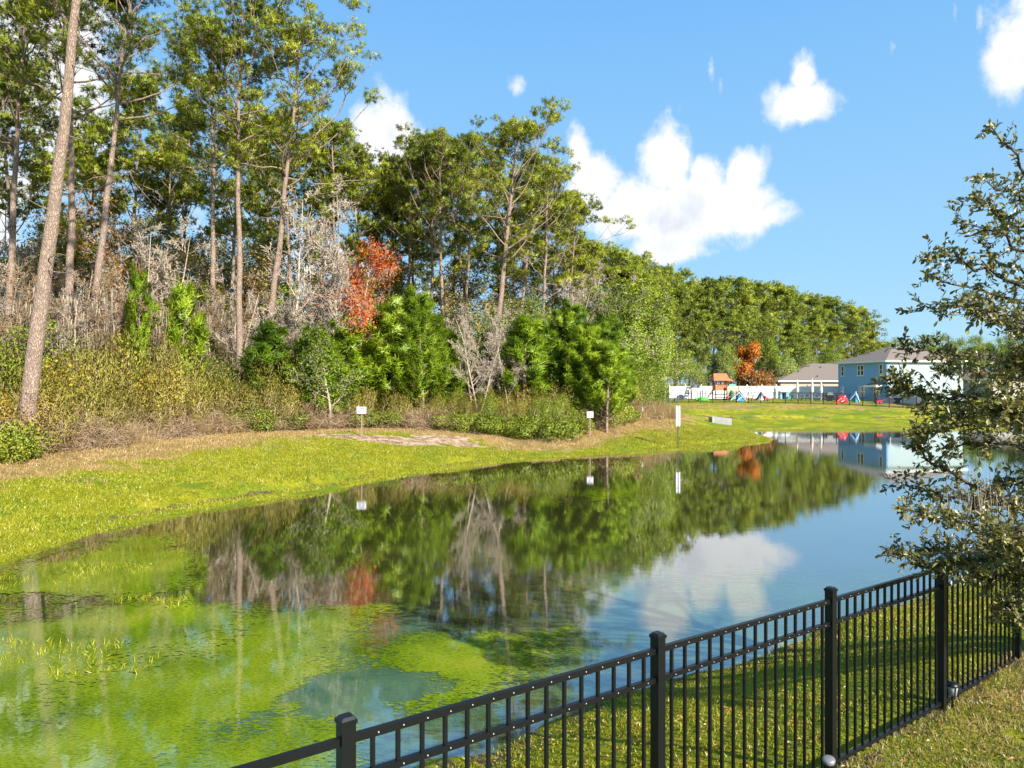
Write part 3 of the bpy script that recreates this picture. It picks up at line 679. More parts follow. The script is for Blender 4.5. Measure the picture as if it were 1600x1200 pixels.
for bx, D, H, st, sp, r0, (tx, ty), sw, nl, lab in hero:
    x = (bx-800)/F*D; z = gz(x, D)
    t = pine_tree(lab, None, H=H, start=st+(hero_raise if bx < 500 else .03), spread=sp, r0=r0, lean=(lean_for(bx, 0, tx, ty, D, H), rng.normal()*.6), sweep=sw, nl=nl, tufts=9, K=16, needle=.23, nw=.034, pad=.50)
    t.location = (x, D, z)
# one heavy low limb on the orange-barked pine is part of that tree
# ------------------------------------------------------------------ pines standing behind, sharing five shapes
protos = [pine_tree('pine', H=h, start=s_, spread=sp, r0=r_, nl=n_, lean=(rng.normal()*.8, rng.normal()*.8), tufts=9, K=13, needle=.27, nw=.046, pad=.54, trunk_k=8)
          for h, s_, sp, r_, n_ in ((20, .44, 3.9, .18, 28), (21, .50, 4.2, .19, 27), (19, .36, 4.0, .17, 30), (22, .54, 3.8, .18, 26), (18, .32, 3.7, .16, 30))]
GB = 'pines deep in the woods'
def back_pine(px, D, toppx=None, k=None, label=None, group=None, jit=True):
    x = (px-800)/F*D; z = gz(x, D); k = int(rng.integers(0, 5)) if k is None else k
    Hh = (20, 21, 19, 22, 18)[k]
    want = (CAMZ+(600-toppx)/F*D-z) if toppx is not None else Hh*rng.uniform(.85, 1.05)
    s = want/Hh/.985
    return place(protos[k], (x, D, z), rng.uniform(0, 6.3), (s*min(1.25, max(1, 1/s))**.5, s*min(1.25, max(1, 1/s))**.5, s), label, group)
left_back = [(-60, 46, 20), (30, 50, 140), (150, 60, 190), (205, 58, 165), (285, 60, 175), 
    (360, 52, 190), (425, 68, 235), (450, 54, 215), (480, 60, 215), (520, 58, 240), (548, 64, 262), (570, 76, 290), (590, 62, 285), (610, 66, 300), (632, 60, 245), (650, 72, 290),
    (705, 68, 260), (745, 64, 250), (775, 66, 280), (800, 60, 262), (822, 70, 300), (860, 68, 330), (880, 62, 352), (900, 72, 372), (915, 66, 395), (640, 84, 360), (820, 84, 360), (130, 76, 250), (400, 82, 290)]
for px, D, ty in left_back:
    sec = next(t for l, t in ((70, 'left of the leaning pale pine'), (200, 'behind the reddish leaning pine'), (330, 'left of the slim pine'), (440, 'behind the tallest straight pine'), (560, 'behind the pine sweeping right'), (665, 'behind the red maple'), (785, 'in the middle clump'), (2000, 'behind the orange-barked pine')) if px < l)
    back_pine(px+rng.normal()*4, D, ty+rng.normal()*8, None, 'thin pine deep in the woods '+sec, GB+' '+sec)
# far line of pines behind the white fence
fp = [pine_tree('pine', H=h, start=s_, spread=sp, r0=.2, nl=n_, lean=(rng.normal()*.6, rng.normal()*.6), tufts=11, K=11, needle=.36, pad=.72, nw=.06, needle_mat='far', trunk_k=6, low_dead=3)
      for h, s_, sp, n_ in ((19, .32, 4.6, 34), (18, .24, 4.4, 36), (20, .40, 4.8, 32))]
def far_pine(px, D, topy, label, group):
    x = (px-800)/F*D; z = gz(x, D); k = int(rng.integers(0, 3)); Hh = (19, 18, 20)[k]; s = (CAMZ+(600-topy)/F*D-z)/Hh
    return place(fp[k], (x, D, z), rng.uniform(0, 6.3), (max(s, .8), max(s, .8), s), label, group)
def over(px): return next(t for l, t in ((985, 'beside the tall woods'), (1045, 'above the dense young pines'), (1100, 'above the white fence end'), (1145, 'above the play tower'), (1200, 'above the orange tree'), (1260, 'above the beige roof slope'), (1312, 'above the beige roof ridge'), (1350, 'above the blue wall'), (3000, 'above the blue house roof')) if px < l)
sky_x = [900, 930, 960, 1000, 1040, 1080, 1120, 1160, 1200, 1240, 1280, 1310, 1340, 1365, 1385]
sky_y = [380, 398, 402, 412, 430, 445, 440, 448, 450, 460, 468, 474, 488, 505, 535]
for px in np.arange(925, 1392, 19):
    ty = float(np.interp(px, sky_x, sky_y)); D = float(np.interp(px, [925, 1000, 1100, 1200, 1300, 1390], [84, 100, 116, 128, 146, 165]))
    far_pine(px, D+rng.uniform(-3, 3), ty+rng.uniform(-4, 14), 'full skyline pine '+over(px), 'pines on the skyline behind the white fence')
for px in np.arange(990, 1385, 24):
    ty = float(np.interp(px, sky_x, sky_y)); D = float(np.interp(px, [990, 1100, 1200, 1300, 1390], [88, 106, 120, 134, 150]))
    far_pine(px+rng.normal()*5, D, ty+rng.uniform(22, 55), 'lower front pine '+over(px), 'front pines behind the white fence')

# ------------------------------------------------------------------ bare, mossy and coloured trees of the wood's edge
def put(o, px, D, s=1.0, rot=None):
    x = (px-800)/F*D; o.location = (x, D, gz(x, D)); o.scale = (s,)*3; o.rotation_euler[2] = rng.uniform(0, 6.3) if rot is None else rot; return o
bareP = [bare_tree('bare', moss=60, ml=1.9, H=11, spread=3.2, trunks=3, r0=.10, n1=9, n2=8, n3=7),
         bare_tree('bare', moss=60, ml=1.6, H=8.5, spread=3.0, trunks=3, r0=.08, n1=9, n2=8, n3=7, up=.35),
         bare_tree('bare', moss=20, ml=.7, H=11, spread=3.0, trunks=3, r0=.11, n1=15, n2=8, n3=7, up=.9, tw=1.15),
         bare_tree('bare', moss=35, ml=1.2, wood='brownbark', leafm='russet', nleaf=900, leaf=.11, lspread=.2, H=9, spread=3.4, trunks=3, r0=.07, n1=12, n2=9, n3=7, up=.5)]
bare_list = [(470, 43.2, 2, 1.38, 'tall pale leafless tree with fanning twigs left of the red maple'), (500, 44, 0, 1.0, 'grey tree draped in hanging moss directly left of the red maple'),
    (452, 43.5, 1, 1.05, 'mossy grey tree under the tall pale leafless tree'), (395, 43.5, 0, .95, 'mossy grey tree below the pine that sweeps right'), (350, 43, 1, 1.0, 'mossy grey tree below the slim pine'),
    (215, 41, 2, 1.15, 'leafless tree with fine twigs between the reddish pine and the slim pine'), (230, 38, 3, .9, 'low brown tangle behind the young pine, right of the reddish pine'), (160, 37, 3, 1.05, 'brown twiggy tree at the foot of the reddish leaning pine'),
    (100, 36, 0, .85, 'mossy bare tree behind the foot of the leaning pale pine'), (40, 34, 3, 1.0, 'brown twiggy tree left of the leaning pale pine'), (-20, 33, 3, .95, 'brown twiggy tree at the left edge of the view'), (0, 40, 2, 1.1, 'leafless twiggy tree beside the straight pine at the left edge'),
    (290, 42, 3, 1.1, 'brown twiggy tree between the slim pine and the young pines'), (548, 45, 1, .95, 'mossy grey tree under the red maple'), (590, 46, 2, .75, 'pale dead stems to the right under the red maple'),
    (742, 45, 2, .7, 'leafless pale stems in front of the orange-barked pine'), (800, 46, 2, .72, 'forked leafless tree right of the orange-barked pine'), (870, 56, 2, 1.05, 'bushy leafless tree right of the broad dark pine'), (925, 62, 2, 1.2, 'pale leafless tree at the right shoulder of the tall woods'),
    (905, 66, 1, 1.2, 'mossy leafless tree behind the right-hand young pines'), (700, 47, 1, .7, 'small mossy tree in the gap between the middle pines')]
for px, D, k, s, lab in bare_list:
    x = (px-800)/F*D
    place(bareP[k], (x, D, gz(x, D)), rng.uniform(0, 6.3), s, lab, 'leafless trees at the edge of the woods')
put(bare_tree('red maple still in leaf between the grey mossy trees and the middle pines', wood='greybark', leafm='red', nleaf=4600, leaf=.15, lspread=.35, cat='maple tree', name='maple_tree', H=13.4, spread=3.7, trunks=1, r0=.12, n1=15, n2=8, n3=6, start=.5), 566, 43.4)
put(bare_tree('smaller red-leaved tree leaning right below the red maple', wood='greybark', leafm='red', nleaf=3200, leaf=.16, lspread=.2, cat='maple tree', name='maple_tree', H=8.0, spread=2.0, trunks=1, r0=.08, n1=14, n2=6, n3=6, start=.45), 612, 46)
put(bare_tree('thin russet-leaved tree between the reddish and slim pines', wood='greybark', leafm='russet', nleaf=3600, leaf=.13, lspread=.2, cat='tree', name='russet_tree', H=11.5, spread=3.0, trunks=2, r0=.09, n1=14, n2=7, n3=6, start=.3), 190, 43)
put(bare_tree('russet-leaved tree behind the leaning pale pine', wood='greybark', leafm='russet', nleaf=3000, leaf=.13, lspread=.2, cat='tree', name='russet_tree', H=9.5, spread=3.0, trunks=2, r0=.09, n1=14, n2=7, n3=6, start=.3), 60, 44)
put(bare_tree('russet-leaved tree low behind the grey mossy trees', wood='greybark', leafm='russet', nleaf=2400, leaf=.13, lspread=.2, cat='tree', name='russet_tree', H=8.5, spread=2.8, trunks=2, r0=.08, n1=14, n2=7, n3=6, start=.3), 300, 47)
put(bare_tree('bright orange tree behind the play tower, against the green pines', wood='greybark', leafm='orange', nleaf=6000, leaf=.30, lspread=.3, cat='tree', name='orange_tree', H=8.0, spread=2.1, trunks=2, r0=.15, n1=12, n2=8, n3=6, start=.1), 1156, 102)
put(bare_tree('rust-brown low tree just right of the bright orange tree', wood='greybark', leafm='russet', nleaf=4200, leaf=.30, lspread=.35, cat='tree', name='russet_tree', H=3.6, spread=2.6, trunks=3, r0=.15, n1=10, n2=8, n3=6, start=.1), 1186, 101)
# evergreen hardwoods that fill the middle height of the woods
hw = [bare_tree('hw', wood='greybark', leafm='green', nleaf=11000, leaf=.17, lspread=.28, cat='tree', name='evergreen_tree', H=h, spread=s_, trunks=2, r0=.12, n1=15, n2=8, n3=7, start=.2) for h, s_ in ((9, 3.2), (7, 3.0))]
for px, D, k, s, lab in [(330, 50, 0, 1.0, 'dark green leafy tree under the slim pine'), (270, 48, 0, 1.05, 'green leafy tree left of the slim pine'), (518, 40.8, 1, .78, 'bright green leafy tree below the mossy grey trees'), (640, 50, 0, .9, 'green leafy tree right of the small red-leaved tree'), (690, 52, 1, 1.0, 'leafy tree under the middle pine clump'),
    (775, 50, 0, .85, 'light green leafy tree in front of the orange-barked pine'), (830, 54, 0, 1.0, 'leafy tree below the broad dark pine'), (975, 62, 0, 1.25, 'tall light green leafy tree behind the right-hand young pines'), (1010, 64, 0, 1.2, 'light green vine-hung tree at the corner of the clearing'), (1035, 72, 1, 1.3, 'leafy tree where the woods meet the white fence'),
    (935, 58, 0, 1.1, 'leafy tree just behind the dense young pines'), (880, 60, 1, 1.2, 'leafy tree in shade behind the groundsel bushes'), (60, 55, 0, 1.0, 'green leafy tree in the gap left of the upright dark pine'), (450, 55, 0, 1.1, 'green leafy tree behind the grey mossy trees'), (570, 56, 0, 1.1, 'green leafy tree behind the red maple'),
    (1060, 100, 1, 1.1, 'leafy tree behind the left end of the white fence'), (1090, 104, 0, 1.0, 'green tree behind the white fence left of the play tower'), (1128, 103, 1, 1.0, 'green tree directly behind the play tower'), (1215, 106, 1, 1.2, 'green tree behind the peak of the beige house'), (1200, 112, 0, 1.0, 'green tree between orange tree and beige house'),
    (1250, 122, 0, 1.1, 'green tree behind the beige roof'), (1300, 126, 0, 1.0, 'green tree behind the gap between the two houses')]:
    x = (px-800)/F*D; place(hw[k], (x, D, gz(x, D)), rng.uniform(0, 6.3), s, lab, 'leafy trees in the woods')
for px, D, s in [(1420, 150, 1.2), (1445, 140, 1.25), (1475, 150, 1.35), (1500, 145, 1.2), (1530, 150, 1.3), (1562, 140, 1.2), (1595, 135, 1.3), (1630, 130, 1.4), (1660, 120, 1.4), (1400, 170, 1.4), (1520, 180, 1.5), (1580, 180, 1.5), (1640, 170, 1.5), (1700, 130, 1.5), (1750, 120, 1.5), (1820, 110, 1.5)]:
    x = (px-800)/F*D; place(hw[0], (x, D, gz(x, D)), rng.uniform(0, 6.3), s, 'green tree in the %s row behind the houses, seen through the oak' % ('farthest' if D > 165 else 'nearer'), 'distant trees behind the houses')

rus = [bare_tree('rus', wood='greybark', leafm=m_, nleaf=n_, leaf=.14, lspread=.3, cat='tree', name='autumn_tree', H=11, spread=3.0, trunks=2, r0=.09, n1=15, n2=8, n3=6, start=.18) for m_, n_ in (('russet', 4200), ('olive', 6500))]
for px, D, k, s, lab in [(20, 48, 0, 1.25, 'russet tree in the gap left of the leaning pale pine'), (95, 50, 1, 1.2, 'olive-leaved tree behind the upright dark-barked pine'), (150, 54, 0, 1.3, 'tall russet tree behind the reddish leaning pine'), (205, 52, 1, 1.1, 'olive-leaved tree right of the reddish leaning pine'), (240, 50, 0, 1.25, 'russet tree behind the leafless tree left of the slim pine'),
    (300, 54, 1, 1.3, 'olive-leaved tree behind the slim pine'), (365, 54, 0, 1.1, 'russet tree behind the tallest straight pine'), (420, 58, 1, 1.4, 'olive-leaved tree behind the tall pale leafless tree'), (500, 56, 1, 1.35, 'olive-leaved tree left of the red maple'), (540, 50, 0, 1.0, 'russet tree mixed into the red maple'),
    (655, 60, 1, 1.2, 'olive-leaved tree under the thin pines of the clump'), (720, 60, 0, .9, 'russet tree under the leaning thin pine'), (745, 56, 1, 1.0, 'olive-leaved tree left of the orange-barked pine'), (800, 62, 1, 1.2, 'olive-leaved tree behind the orange-barked pine'), (850, 62, 0, 1.0, 'russet tree under the broad dark pine'), (-30, 44, 1, 1.2, 'olive-leaved tree at the left edge of the view'), (125, 60, 0, 1.75, 'tall russet tree between the two upright left pines'), (180, 64, 1, 1.7, 'tall olive-leaved tree behind the reddish leaning pine'), (222, 60, 0, 1.7, 'tall russet tree right of the reddish leaning pine'), (280, 66, 1, 1.75, 'tall olive-leaved tree left of the slim pine'), (318, 60, 0, 1.5, 'tall russet tree just left of the slim pine'), (355, 64, 1, 1.7, 'tall olive-leaved tree between slim and tallest pines'), (400, 62, 1, 1.6, 'tall olive-leaved tree right of the tallest straight pine'), (50, 62, 1, 1.7, 'tall olive-leaved tree left of the leaning pale pine'), (85, 56, 0, 1.5, 'tall russet tree just right of the leaning pale pine'), (680, 66, 1, 1.5, 'tall olive-leaved tree in the middle clump'), (780, 68, 1, 1.5, 'tall olive-leaved tree behind the orange-barked trunk'), (600, 62, 1, 1.35, 'olive-leaved tree right of the red maple')]:
    x = (px-800)/F*D; place(rus[k], (x, D, gz(x, D)), rng.uniform(0, 6.3), s, lab, 'autumn trees in the middle of the woods')
# ------------------------------------------------------------------ young pines
def young_pine(label, H=4.6, spread=1.5, nl=34, K=20, group='young pines along the edge of the woods'):
    tr, br, cr = Geo(), Geo(), Geo()
    tp = curve((0, 0, -.2), (0, 0, 1), H, 8, (0, 0, .1), .03); tr.tube(tp, np.linspace(.07, .015, 8), 7)
    P, D_ = [], []
    for i in range(nl):
        f = .16+.84*(i+.5)/nl; p0 = np.array([np.interp(f*7, np.arange(8), tp[:, c]) for c in range(3)]); a = i*2.4+rng.normal()*.2
        L = spread*(1.12-f)**.75*rng.uniform(.75, 1.15)+.12
        lb = curve(p0, (math.cos(a), math.sin(a), .35+.4*f), L, 6, (0, 0, .65), .05); br.tube(lb, np.linspace(.022, .01, 6), 4, False)
        m = max(3, int(L*9)); ff = np.linspace(.35, 1, m); q = np.stack([np.interp(ff*5, np.arange(6), lb[:, c]) for c in range(3)], 1); P.append(q); D_.append(np.repeat(unit(lb[-1]-lb[-3])[None], m, 0))
        for _ in range(3):
            s0 = lb[rng.integers(2, 6)]; dd = unit(unit(lb[-1]-lb[0])+rng.normal(size=3)*.5+np.array((0, 0, .5))); e = s0+dd*L*.3
            br.segs([s0], [e], .01, .006); q = s0+(e-s0)*np.linspace(.3, 1, 4)[:, None]; P.append(q); D_.append(np.repeat(dd[None], 4, 0))
    q = tp[-1]-np.array((0, 0, 1))*np.linspace(0, .8, 8)[:, None]; P.append(q); D_.append(np.repeat(np.array([[0, 0, 1.]]), 8, 0))
    needles(cr, np.concatenate(P), np.concatenate(D_)*1.2, K, .25, .024)
    r = thing('young_pine', label, 'young pine', group=group)
    part('trunk', tr, M['bark'], r, True); part('branches', br, M['bark'], r, True, 'stuff'); part('crown', cr, M['young'], r, kind='stuff')
    return r
yp = [young_pine('yp', 4.6, 1.5), young_pine('yp', 6.2, 1.9, 44), young_pine('yp', 3.6, 1.0, 26)]
YH = (4.6, 6.2, 3.6)
for px, D, topy, k, lab in [(948, 44.5, 543, 0, 'bright young pine standing beside the small square sign'), (925, 46, 520, 0, 'young pine close behind the small square sign'), (905, 49, 482, 1, 'tallest of the dense young pines behind the small square sign'), (950, 51, 500, 1, 'dense young pine right of the tallest young pine'),
    (875, 49, 492, 1, 'dense young pine left of the tallest young pine'), (975, 50, 545, 1, 'wide young pine at the right end of the dense clump'), (935, 48, 515, 1, 'young pine in the middle of the dense clump'), (818, 46, 502, 2, 'slender young pine standing apart left of the dense clump'), (850, 48, 510, 0, 'young pine at the left end of the dense clump'),
    (663, 43.2, 465, 1, 'broad bright young pine right of the rectangular sign'), (618, 44, 480, 0, 'darker young pine touching the left of the broad bright one'), (690, 45.5, 520, 0, 'young pine tucked right behind the broad bright one'),
    (420, 41, 512, 2, 'small young pine above the bushes left of the rectangular sign'), (490, 41.4, 520, 2, 'small young pine above the bushes nearest the rectangular sign'), (505, 41.2, 545, 2, 'short young pine beside the one nearest the rectangular sign'),
    (220, 36.5, 432, 1, 'tall narrow young pine right of the leaning pale pine'), (235, 38, 480, 2, 'small pine close to the tall narrow young pine'), (288, 39, 455, 2, 'narrow young pine between the tall narrow one and the mossy trees'), (545, 43, 500, 2, 'young pine half hidden under the red maple')]:
    x = (px-800)/F*D; z = gz(x, D); s = (CAMZ+(600-topy)/F*D-z)/(YH[k]-.1)
    wq = s*1.28 if px not in (220, 235, 288) else s*.8 if px != 220 else s*.55
    place(yp[k], (x, D, z), rng.uniform(0, 6.3), (wq, wq, s), lab)

# ------------------------------------------------------------------ shrubs of the edge
S = {k: [shrub(k) for _ in range(n)] for k, n in (('groundsel_bush', 3), ('twig_thicket', 3), ('green_mound', 2), ('leafy_bush', 2), ('yellow_bush', 2), ('dry_grass_clump', 2))}
NAMES = {'groundsel_bush': 'olive feathery bush', 'twig_thicket': 'brown twiggy thicket', 'green_mound': 'low mound of green vines', 'leafy_bush': 'green leafy bush', 'yellow_bush': 'yellow-leaved bush', 'dry_grass_clump': 'clump of tall dead grass'}
def section(px):
    if px < 190: return 'beside the leaning pale pine'
    if px < 480: return 'between the leaning pine and the rectangular sign'
    if px < 700: return 'behind the rectangular sign'
    if px < 890: return 'between the two sign posts'
    return 'by the dense young pines'
def edge_at(px):
    return float(np.interp(px, [-60, 0, 90, 170, 250, 330, 450, 560, 740, 860, 925, 960, 1000, 1042], [23, 24.8, 26.3, 29, 33, 36.5, 39, 41, 41, 40.6, 45, 47, 51, 58.5]))
def put_shrub(kind, px, D, s):
    x = (px-800)/F*D; k = int(rng.integers(0, len(S[kind])))
    place(S[kind][k], (x, D, gz(x, D)-.05), rng.uniform(0, 6.3), (s*rng.uniform(.9, 1.15), s*rng.uniform(.9, 1.15), s*rng.uniform(.85, 1.1)), NAMES[kind]+' '+section(px), NAMES[kind]+' plants '+section(px))
px = -70
while px < 1045:   # front row: low
    D = edge_at(px)+.6
    if px < 30: k = 'green_mound'
    elif px < 330: k = random.choice(['twig_thicket', 'twig_thicket', 'dry_grass_clump'])
    elif px < 520: k = random.choice(['twig_thicket', 'dry_grass_clump', 'green_mound'])
    elif px < 700: k = random.choice(['twig_thicket', 'green_mound', 'twig_thicket'])
    elif px < 900: k = 'green_mound'
    elif px < 985: k = random.choice(['green_mound', 'twig_thicket'])
    else: k = random.choice(['dry_grass_clump', 'twig_thicket', 'dry_grass_clump'])
    put_shrub(k, px, D, rng.uniform(.7, 1.0)); px += 1.25*F/D*.85
px = -80
while px < 1035:   # second row
    D = edge_at(px)+2.0
    k = random.choice(['twig_thicket', 'groundsel_bush', 'groundsel_bush', 'twig_thicket'] if px < 480 else ['groundsel_bush', 'groundsel_bush', 'twig_thicket'] if px < 700 else ['green_mound', 'green_mound', 'leafy_bush', 'groundsel_bush'] if px < 960 else ['twig_thicket', 'dry_grass_clump'])
    put_shrub(k, px, D+rng.uniform(-.4, .4), rng.uniform(1.0, 1.3)*(.85 if k == 'leafy_bush' else 1)*(.68 if 585 < px < 900 else 1)); px += 1.4*F/D*.8
px = -100
while px < 1040:   # third row, taller
    D = edge_at(px)+4.0
    k = random.choice(['groundsel_bush', 'groundsel_bush', 'leafy_bush', 'groundsel_bush', 'yellow_bush'] if px < 900 else ['leafy_bush', 'groundsel_bush'])
    put_shrub(k, px, D+rng.uniform(-.5, .5), rng.uniform(1.25, 1.6)*(.8 if k == 'leafy_bush' else 1)*(.62 if 585 < px < 900 else .85 if px > 380 else 1.12)); px += 1.7*F/D*.85
px = -110
while px < 1040:   # deep row that closes the wood's floor
    D = edge_at(px)+7.5
    put_shrub(random.choice(['leafy_bush', 'leafy_bush', 'groundsel_bush']), px, D+rng.uniform(-1, 1), rng.uniform(1.3, 1.7)); px += 2.6*F/D*.9
for px, dD, s in [(75, .9, .95), (60, 1.6, 1.1), (-5, 1.2, 1.0), (248, 1.6, .55), (265, 3, .9), (420, 3, .8)]: put_shrub('yellow_bush', px, edge_at(px)+dD, s)
for px, D, s in [(5, 23.8, .55), (28, 24.6, .42), (-25, 23.4, .7)]: put_shrub('green_mound', px, D, s)

# ------------------------------------------------------------------ grass
def scatter_blades(name, label, n, region, mat, L, W_, accept):
    x0, x1, y0, y1 = region; x = rng.uniform(x0, x1, n); y = rng.uniform(y0, y1, n)
    k = accept(x, y); x, y = x[k], y[k]; z = hz(x, y)
    p = np.stack([x, y, z-.005], 1); d = unit(np.array((0, 0, 1.))+rng.normal(size=p.shape)*np.array((.6, .6, .1)))
    g = Geo(); g.blades(p, d, L*rng.uniform(.5, 1.3, len(p)), W_*rng.uniform(.7, 1.4, len(p)))
    return tag(part(name, g, M[mat], None), label, kind='stuff')
nearside = lambda x, y: -.601*(x-.823)+.799*(y-3.9)
scatter_blades('grass', 'short green weedy grass between the black fence and the water', 330000, (-4, 14, 2.5, 18), 'grass', .042, .012,
    lambda x, y: (nearside(x, y) > .1) & (poly_sd(x, y, POND) > -.05) & (nearside(x, y) < 4.5) & (fbm(x, y, 3.0, 3, 31) > .30) & (rng.uniform(0, 1, x.shape) < np.clip(1.3-y*.05, .3, 1)))
scatter_blades('dry_grass', 'dry brown and green lawn inside the black fence', 150000, (1, 8.5, 3.2, 8), 'lawn', .045, .009,
    lambda x, y: (nearside(x, y) < .12) & (fbm(x, y, 2.0, 3, 37) > .34))
scatter_blades('bank_grass', 'mown yellow-green grass on the long left bank', 1100000, (-20, 20, 13, 58), 'grass', .085, .026,
    lambda x, y: (poly_sd(x, y, POND) > .15) & (poly_sd(x, y, FEDGE) > 1.5) & (a_dry(x, y)+(fbm(x, y, 1.1, 3, 61)-.5)*1.2+rng.uniform(-.3, .3, x.shape) < .55) & (fbm(x, y, .8, 3, 41) > .22) & (nearside(x, y) > 4) & (a_sand(x, y) < .3))
scatter_blades('edge_grass', 'straw-coloured grass along the foot of the brush', 260000, (-22, 14, 20, 60), 'drygrass', .11, .026,
    lambda x, y: (poly_sd(x, y, FEDGE) > -.5) & (poly_sd(x, y, FEDGE) < 6) & (a_dry(x, y)+(fbm(x, y, 1.1, 3, 61)-.5)*1.2+rng.uniform(-.3, .3, x.shape) > .5) & (poly_sd(x, y, POND) > 2) & (a_sand(x, y) < .3))
# fallen leaves on the lawn at both sides of the fence
x = rng.uniform(-2, 9, 9000); y = rng.uniform(3, 13, 9000); k = (poly_sd(x, y, POND) > .1) & (nearside(x, y) < 4)
g = Geo(); p = np.stack([x[k], y[k], hz(x[k], y[k])+.025], 1); dd_ = rnd_dirs(len(p))*np.array((1, 1, .25)); g.leaves(p, unit(dd_), .035*rng.uniform(.6, 1.3, len(p)), .02, unit(rng.normal(size=p.shape)*.4+np.array((0, 0, 1.))))
tag(part('fallen_leaves', g, M['russet'], None), 'small brown oak leaves scattered on the lawn round the black fence', kind='stuff')
# water weeds standing in the algae by the left shore
x = rng.uniform(-11, -5, 9000); y = rng.uniform(8.5, 15, 9000); k = (poly_sd(x, y, POND) < -.1) & (fbm(x, y, .9, 3, 51) > .55) & (poly_sd(x, y, POND) > -5)
g = Geo(); p = np.stack([x[k], y[k], np.zeros(k.sum())], 1); g.blades(p, unit(np.array((0, 0, 1.))+rng.normal(size=p.shape)*.7), .10*rng.uniform(.5, 1.3, len(p)), .016)
tag(part('water_weed', g, M['grass'], None), 'thin green water weed poking through algae by the left shore', kind='stuff')

# ------------------------------------------------------------------ near fence
DIR = np.array((.799, .601)); PN = [np.array((-.67-.799*1.87, 2.79-.601*1.87))]+[np.array((-.67, 2.79))]+[np.array((.823, 3.90)), np.array((2.32, 5.03)), np.array((3.81, 6.13)), np.array((5.30, 7.25))]
RT = [1.36, 1.42, 1.484, 1.56, 1.617, 1.67]
fr = thing('metal_fence', 'black metal picket fence running from the bottom centre to the oak', 'fence', (PN[3][0], PN[3][1], 1.0))
def fp3(p, z): return np.array((p[0], p[1], z))-np.array((PN[3][0], PN[3][1], 1.0))
ang = math.atan2(DIR[1], DIR[0])
pm = None; rv = Geo()
for i, p in enumerate(PN):
    zt = CAMZ-RT[i]+.055; zb = zt-1.36
    g = Geo(); g.box(fp3(p, (zt+zb)/2), (.060, .060, zt-zb), ang)
    o = part('post', g, M['black'], fr)
    c = Geo(); c.box(fp3(p, zt+.008), (.070, .070, .016), ang); c.box(fp3(p, zt+.022), (.062, .062, .012), ang, .7); part('post_cap', c, M['black'], o)
pg = Geo(); pg.box((0, 0, 0), (.0165, .0165, 1.21), ang); pk = pg.mesh('picket', M['black'])
for i in range(5):
    a, b = PN[i], PN[i+1]; za, zb = CAMZ-RT[i], CAMZ-RT[i+1]; L = np.linalg.norm(b-a); ux = (b-a)/L
    for dz, h in ((0, .032), (-.163, .028), (-1.19, .028)):
        g = Geo(); g.bar(fp3(a+ux*.031, za+dz-.016), fp3(b-ux*.031, zb+dz-.016), .026, h); part('rail', g, M['black'], fr)
    for j in range(1, 16):
        f = j/16; q = a+(b-a)*f; zt = za+(zb-za)*f-.033
        if i < 1: continue
        o = link_obj('picket', pk, fr, fp3(q, zt-1.21/2))
        if j % 1 == 0:
            for dz in (-.016, -.179):
                c = fp3(q, za+(zb-za)*f+dz)+np.array((DIR[1], -DIR[0], 0))*.0145; rv.box(c+np.array((.02*ux[0], .02*ux[1], 0)), (.0045, .004, .0045), ang)
part('screws', rv, M['screw'], fr, kind='stuff')
# ------------------------------------------------------------------ lawn lights at the fence
def lathe(g, prof, c=(0, 0, 0), k=14):
    c = np.array(c, float); th = np.arange(k)/k*2*np.pi; n = len(prof)
    v = np.array([[(r*math.cos(t), r*math.sin(t), z) for t in th] for r, z in prof]).reshape(-1, 3)+c
    q = [(i*k+j, i*k+(j+1) % k, (i+1)*k+(j+1) % k, (i+1)*k+j) for i in range(n-1) for j in range(k)]
    return g.add(v, q)
M['lens'] = mat_plain('frosted_lens', (.35, .36, .37), .2, var=.05)
M['grey'] = mat_plain('grey_metal', (.25, .25, .26), .4, .4)
x, y = wpt(1488, 1097, 1.06); zz = gz(x, y)
r = thing('garden_light', 'small black solar lantern stake at the third fence post', 'garden light', (x, y, zz))
g = Geo(); lathe(g, [(.002, -.05), (.009, 0), (.009, .10), (.02, .11)], k=8); part('stake', g, M['black'], r)
g = Geo(); lathe(g, [(.0, .105), (.034, .11), (.046, .19), (.044, .2)]); part('lens', g, M['lens'], r, True)
g = Geo(); lathe(g, [(.056, .195), (.058, .205), (.03, .228), (.0, .232)]); part('cap', g, M['black'], r, True)
g = Geo(); [g.bar((.036*math.cos(a), .036*math.sin(a), .11), (.050*math.cos(a), .050*math.sin(a), .198), .006) for a in (0, 1.57, 3.14, 4.71)]; part('frame', g, M['black'], r)
r = thing('spot_light', 'black tilted solar spot light at the foot of the second fence post', 'garden light', (2.235, 4.86, 1.0)); r.rotation_euler = (R(14), R(-8), 0)
g = Geo(); lathe(g, [(.0, -.02), (.028, 0), (.03, .2), (.036, .24), (.04, .3)]); part('body', g, M['black'], r, True)
g = Geo(); lathe(g, [(.041, .295), (.043, .315), (.03, .325), (.0, .326)]); part('cap', g, M['grey'], r, True)

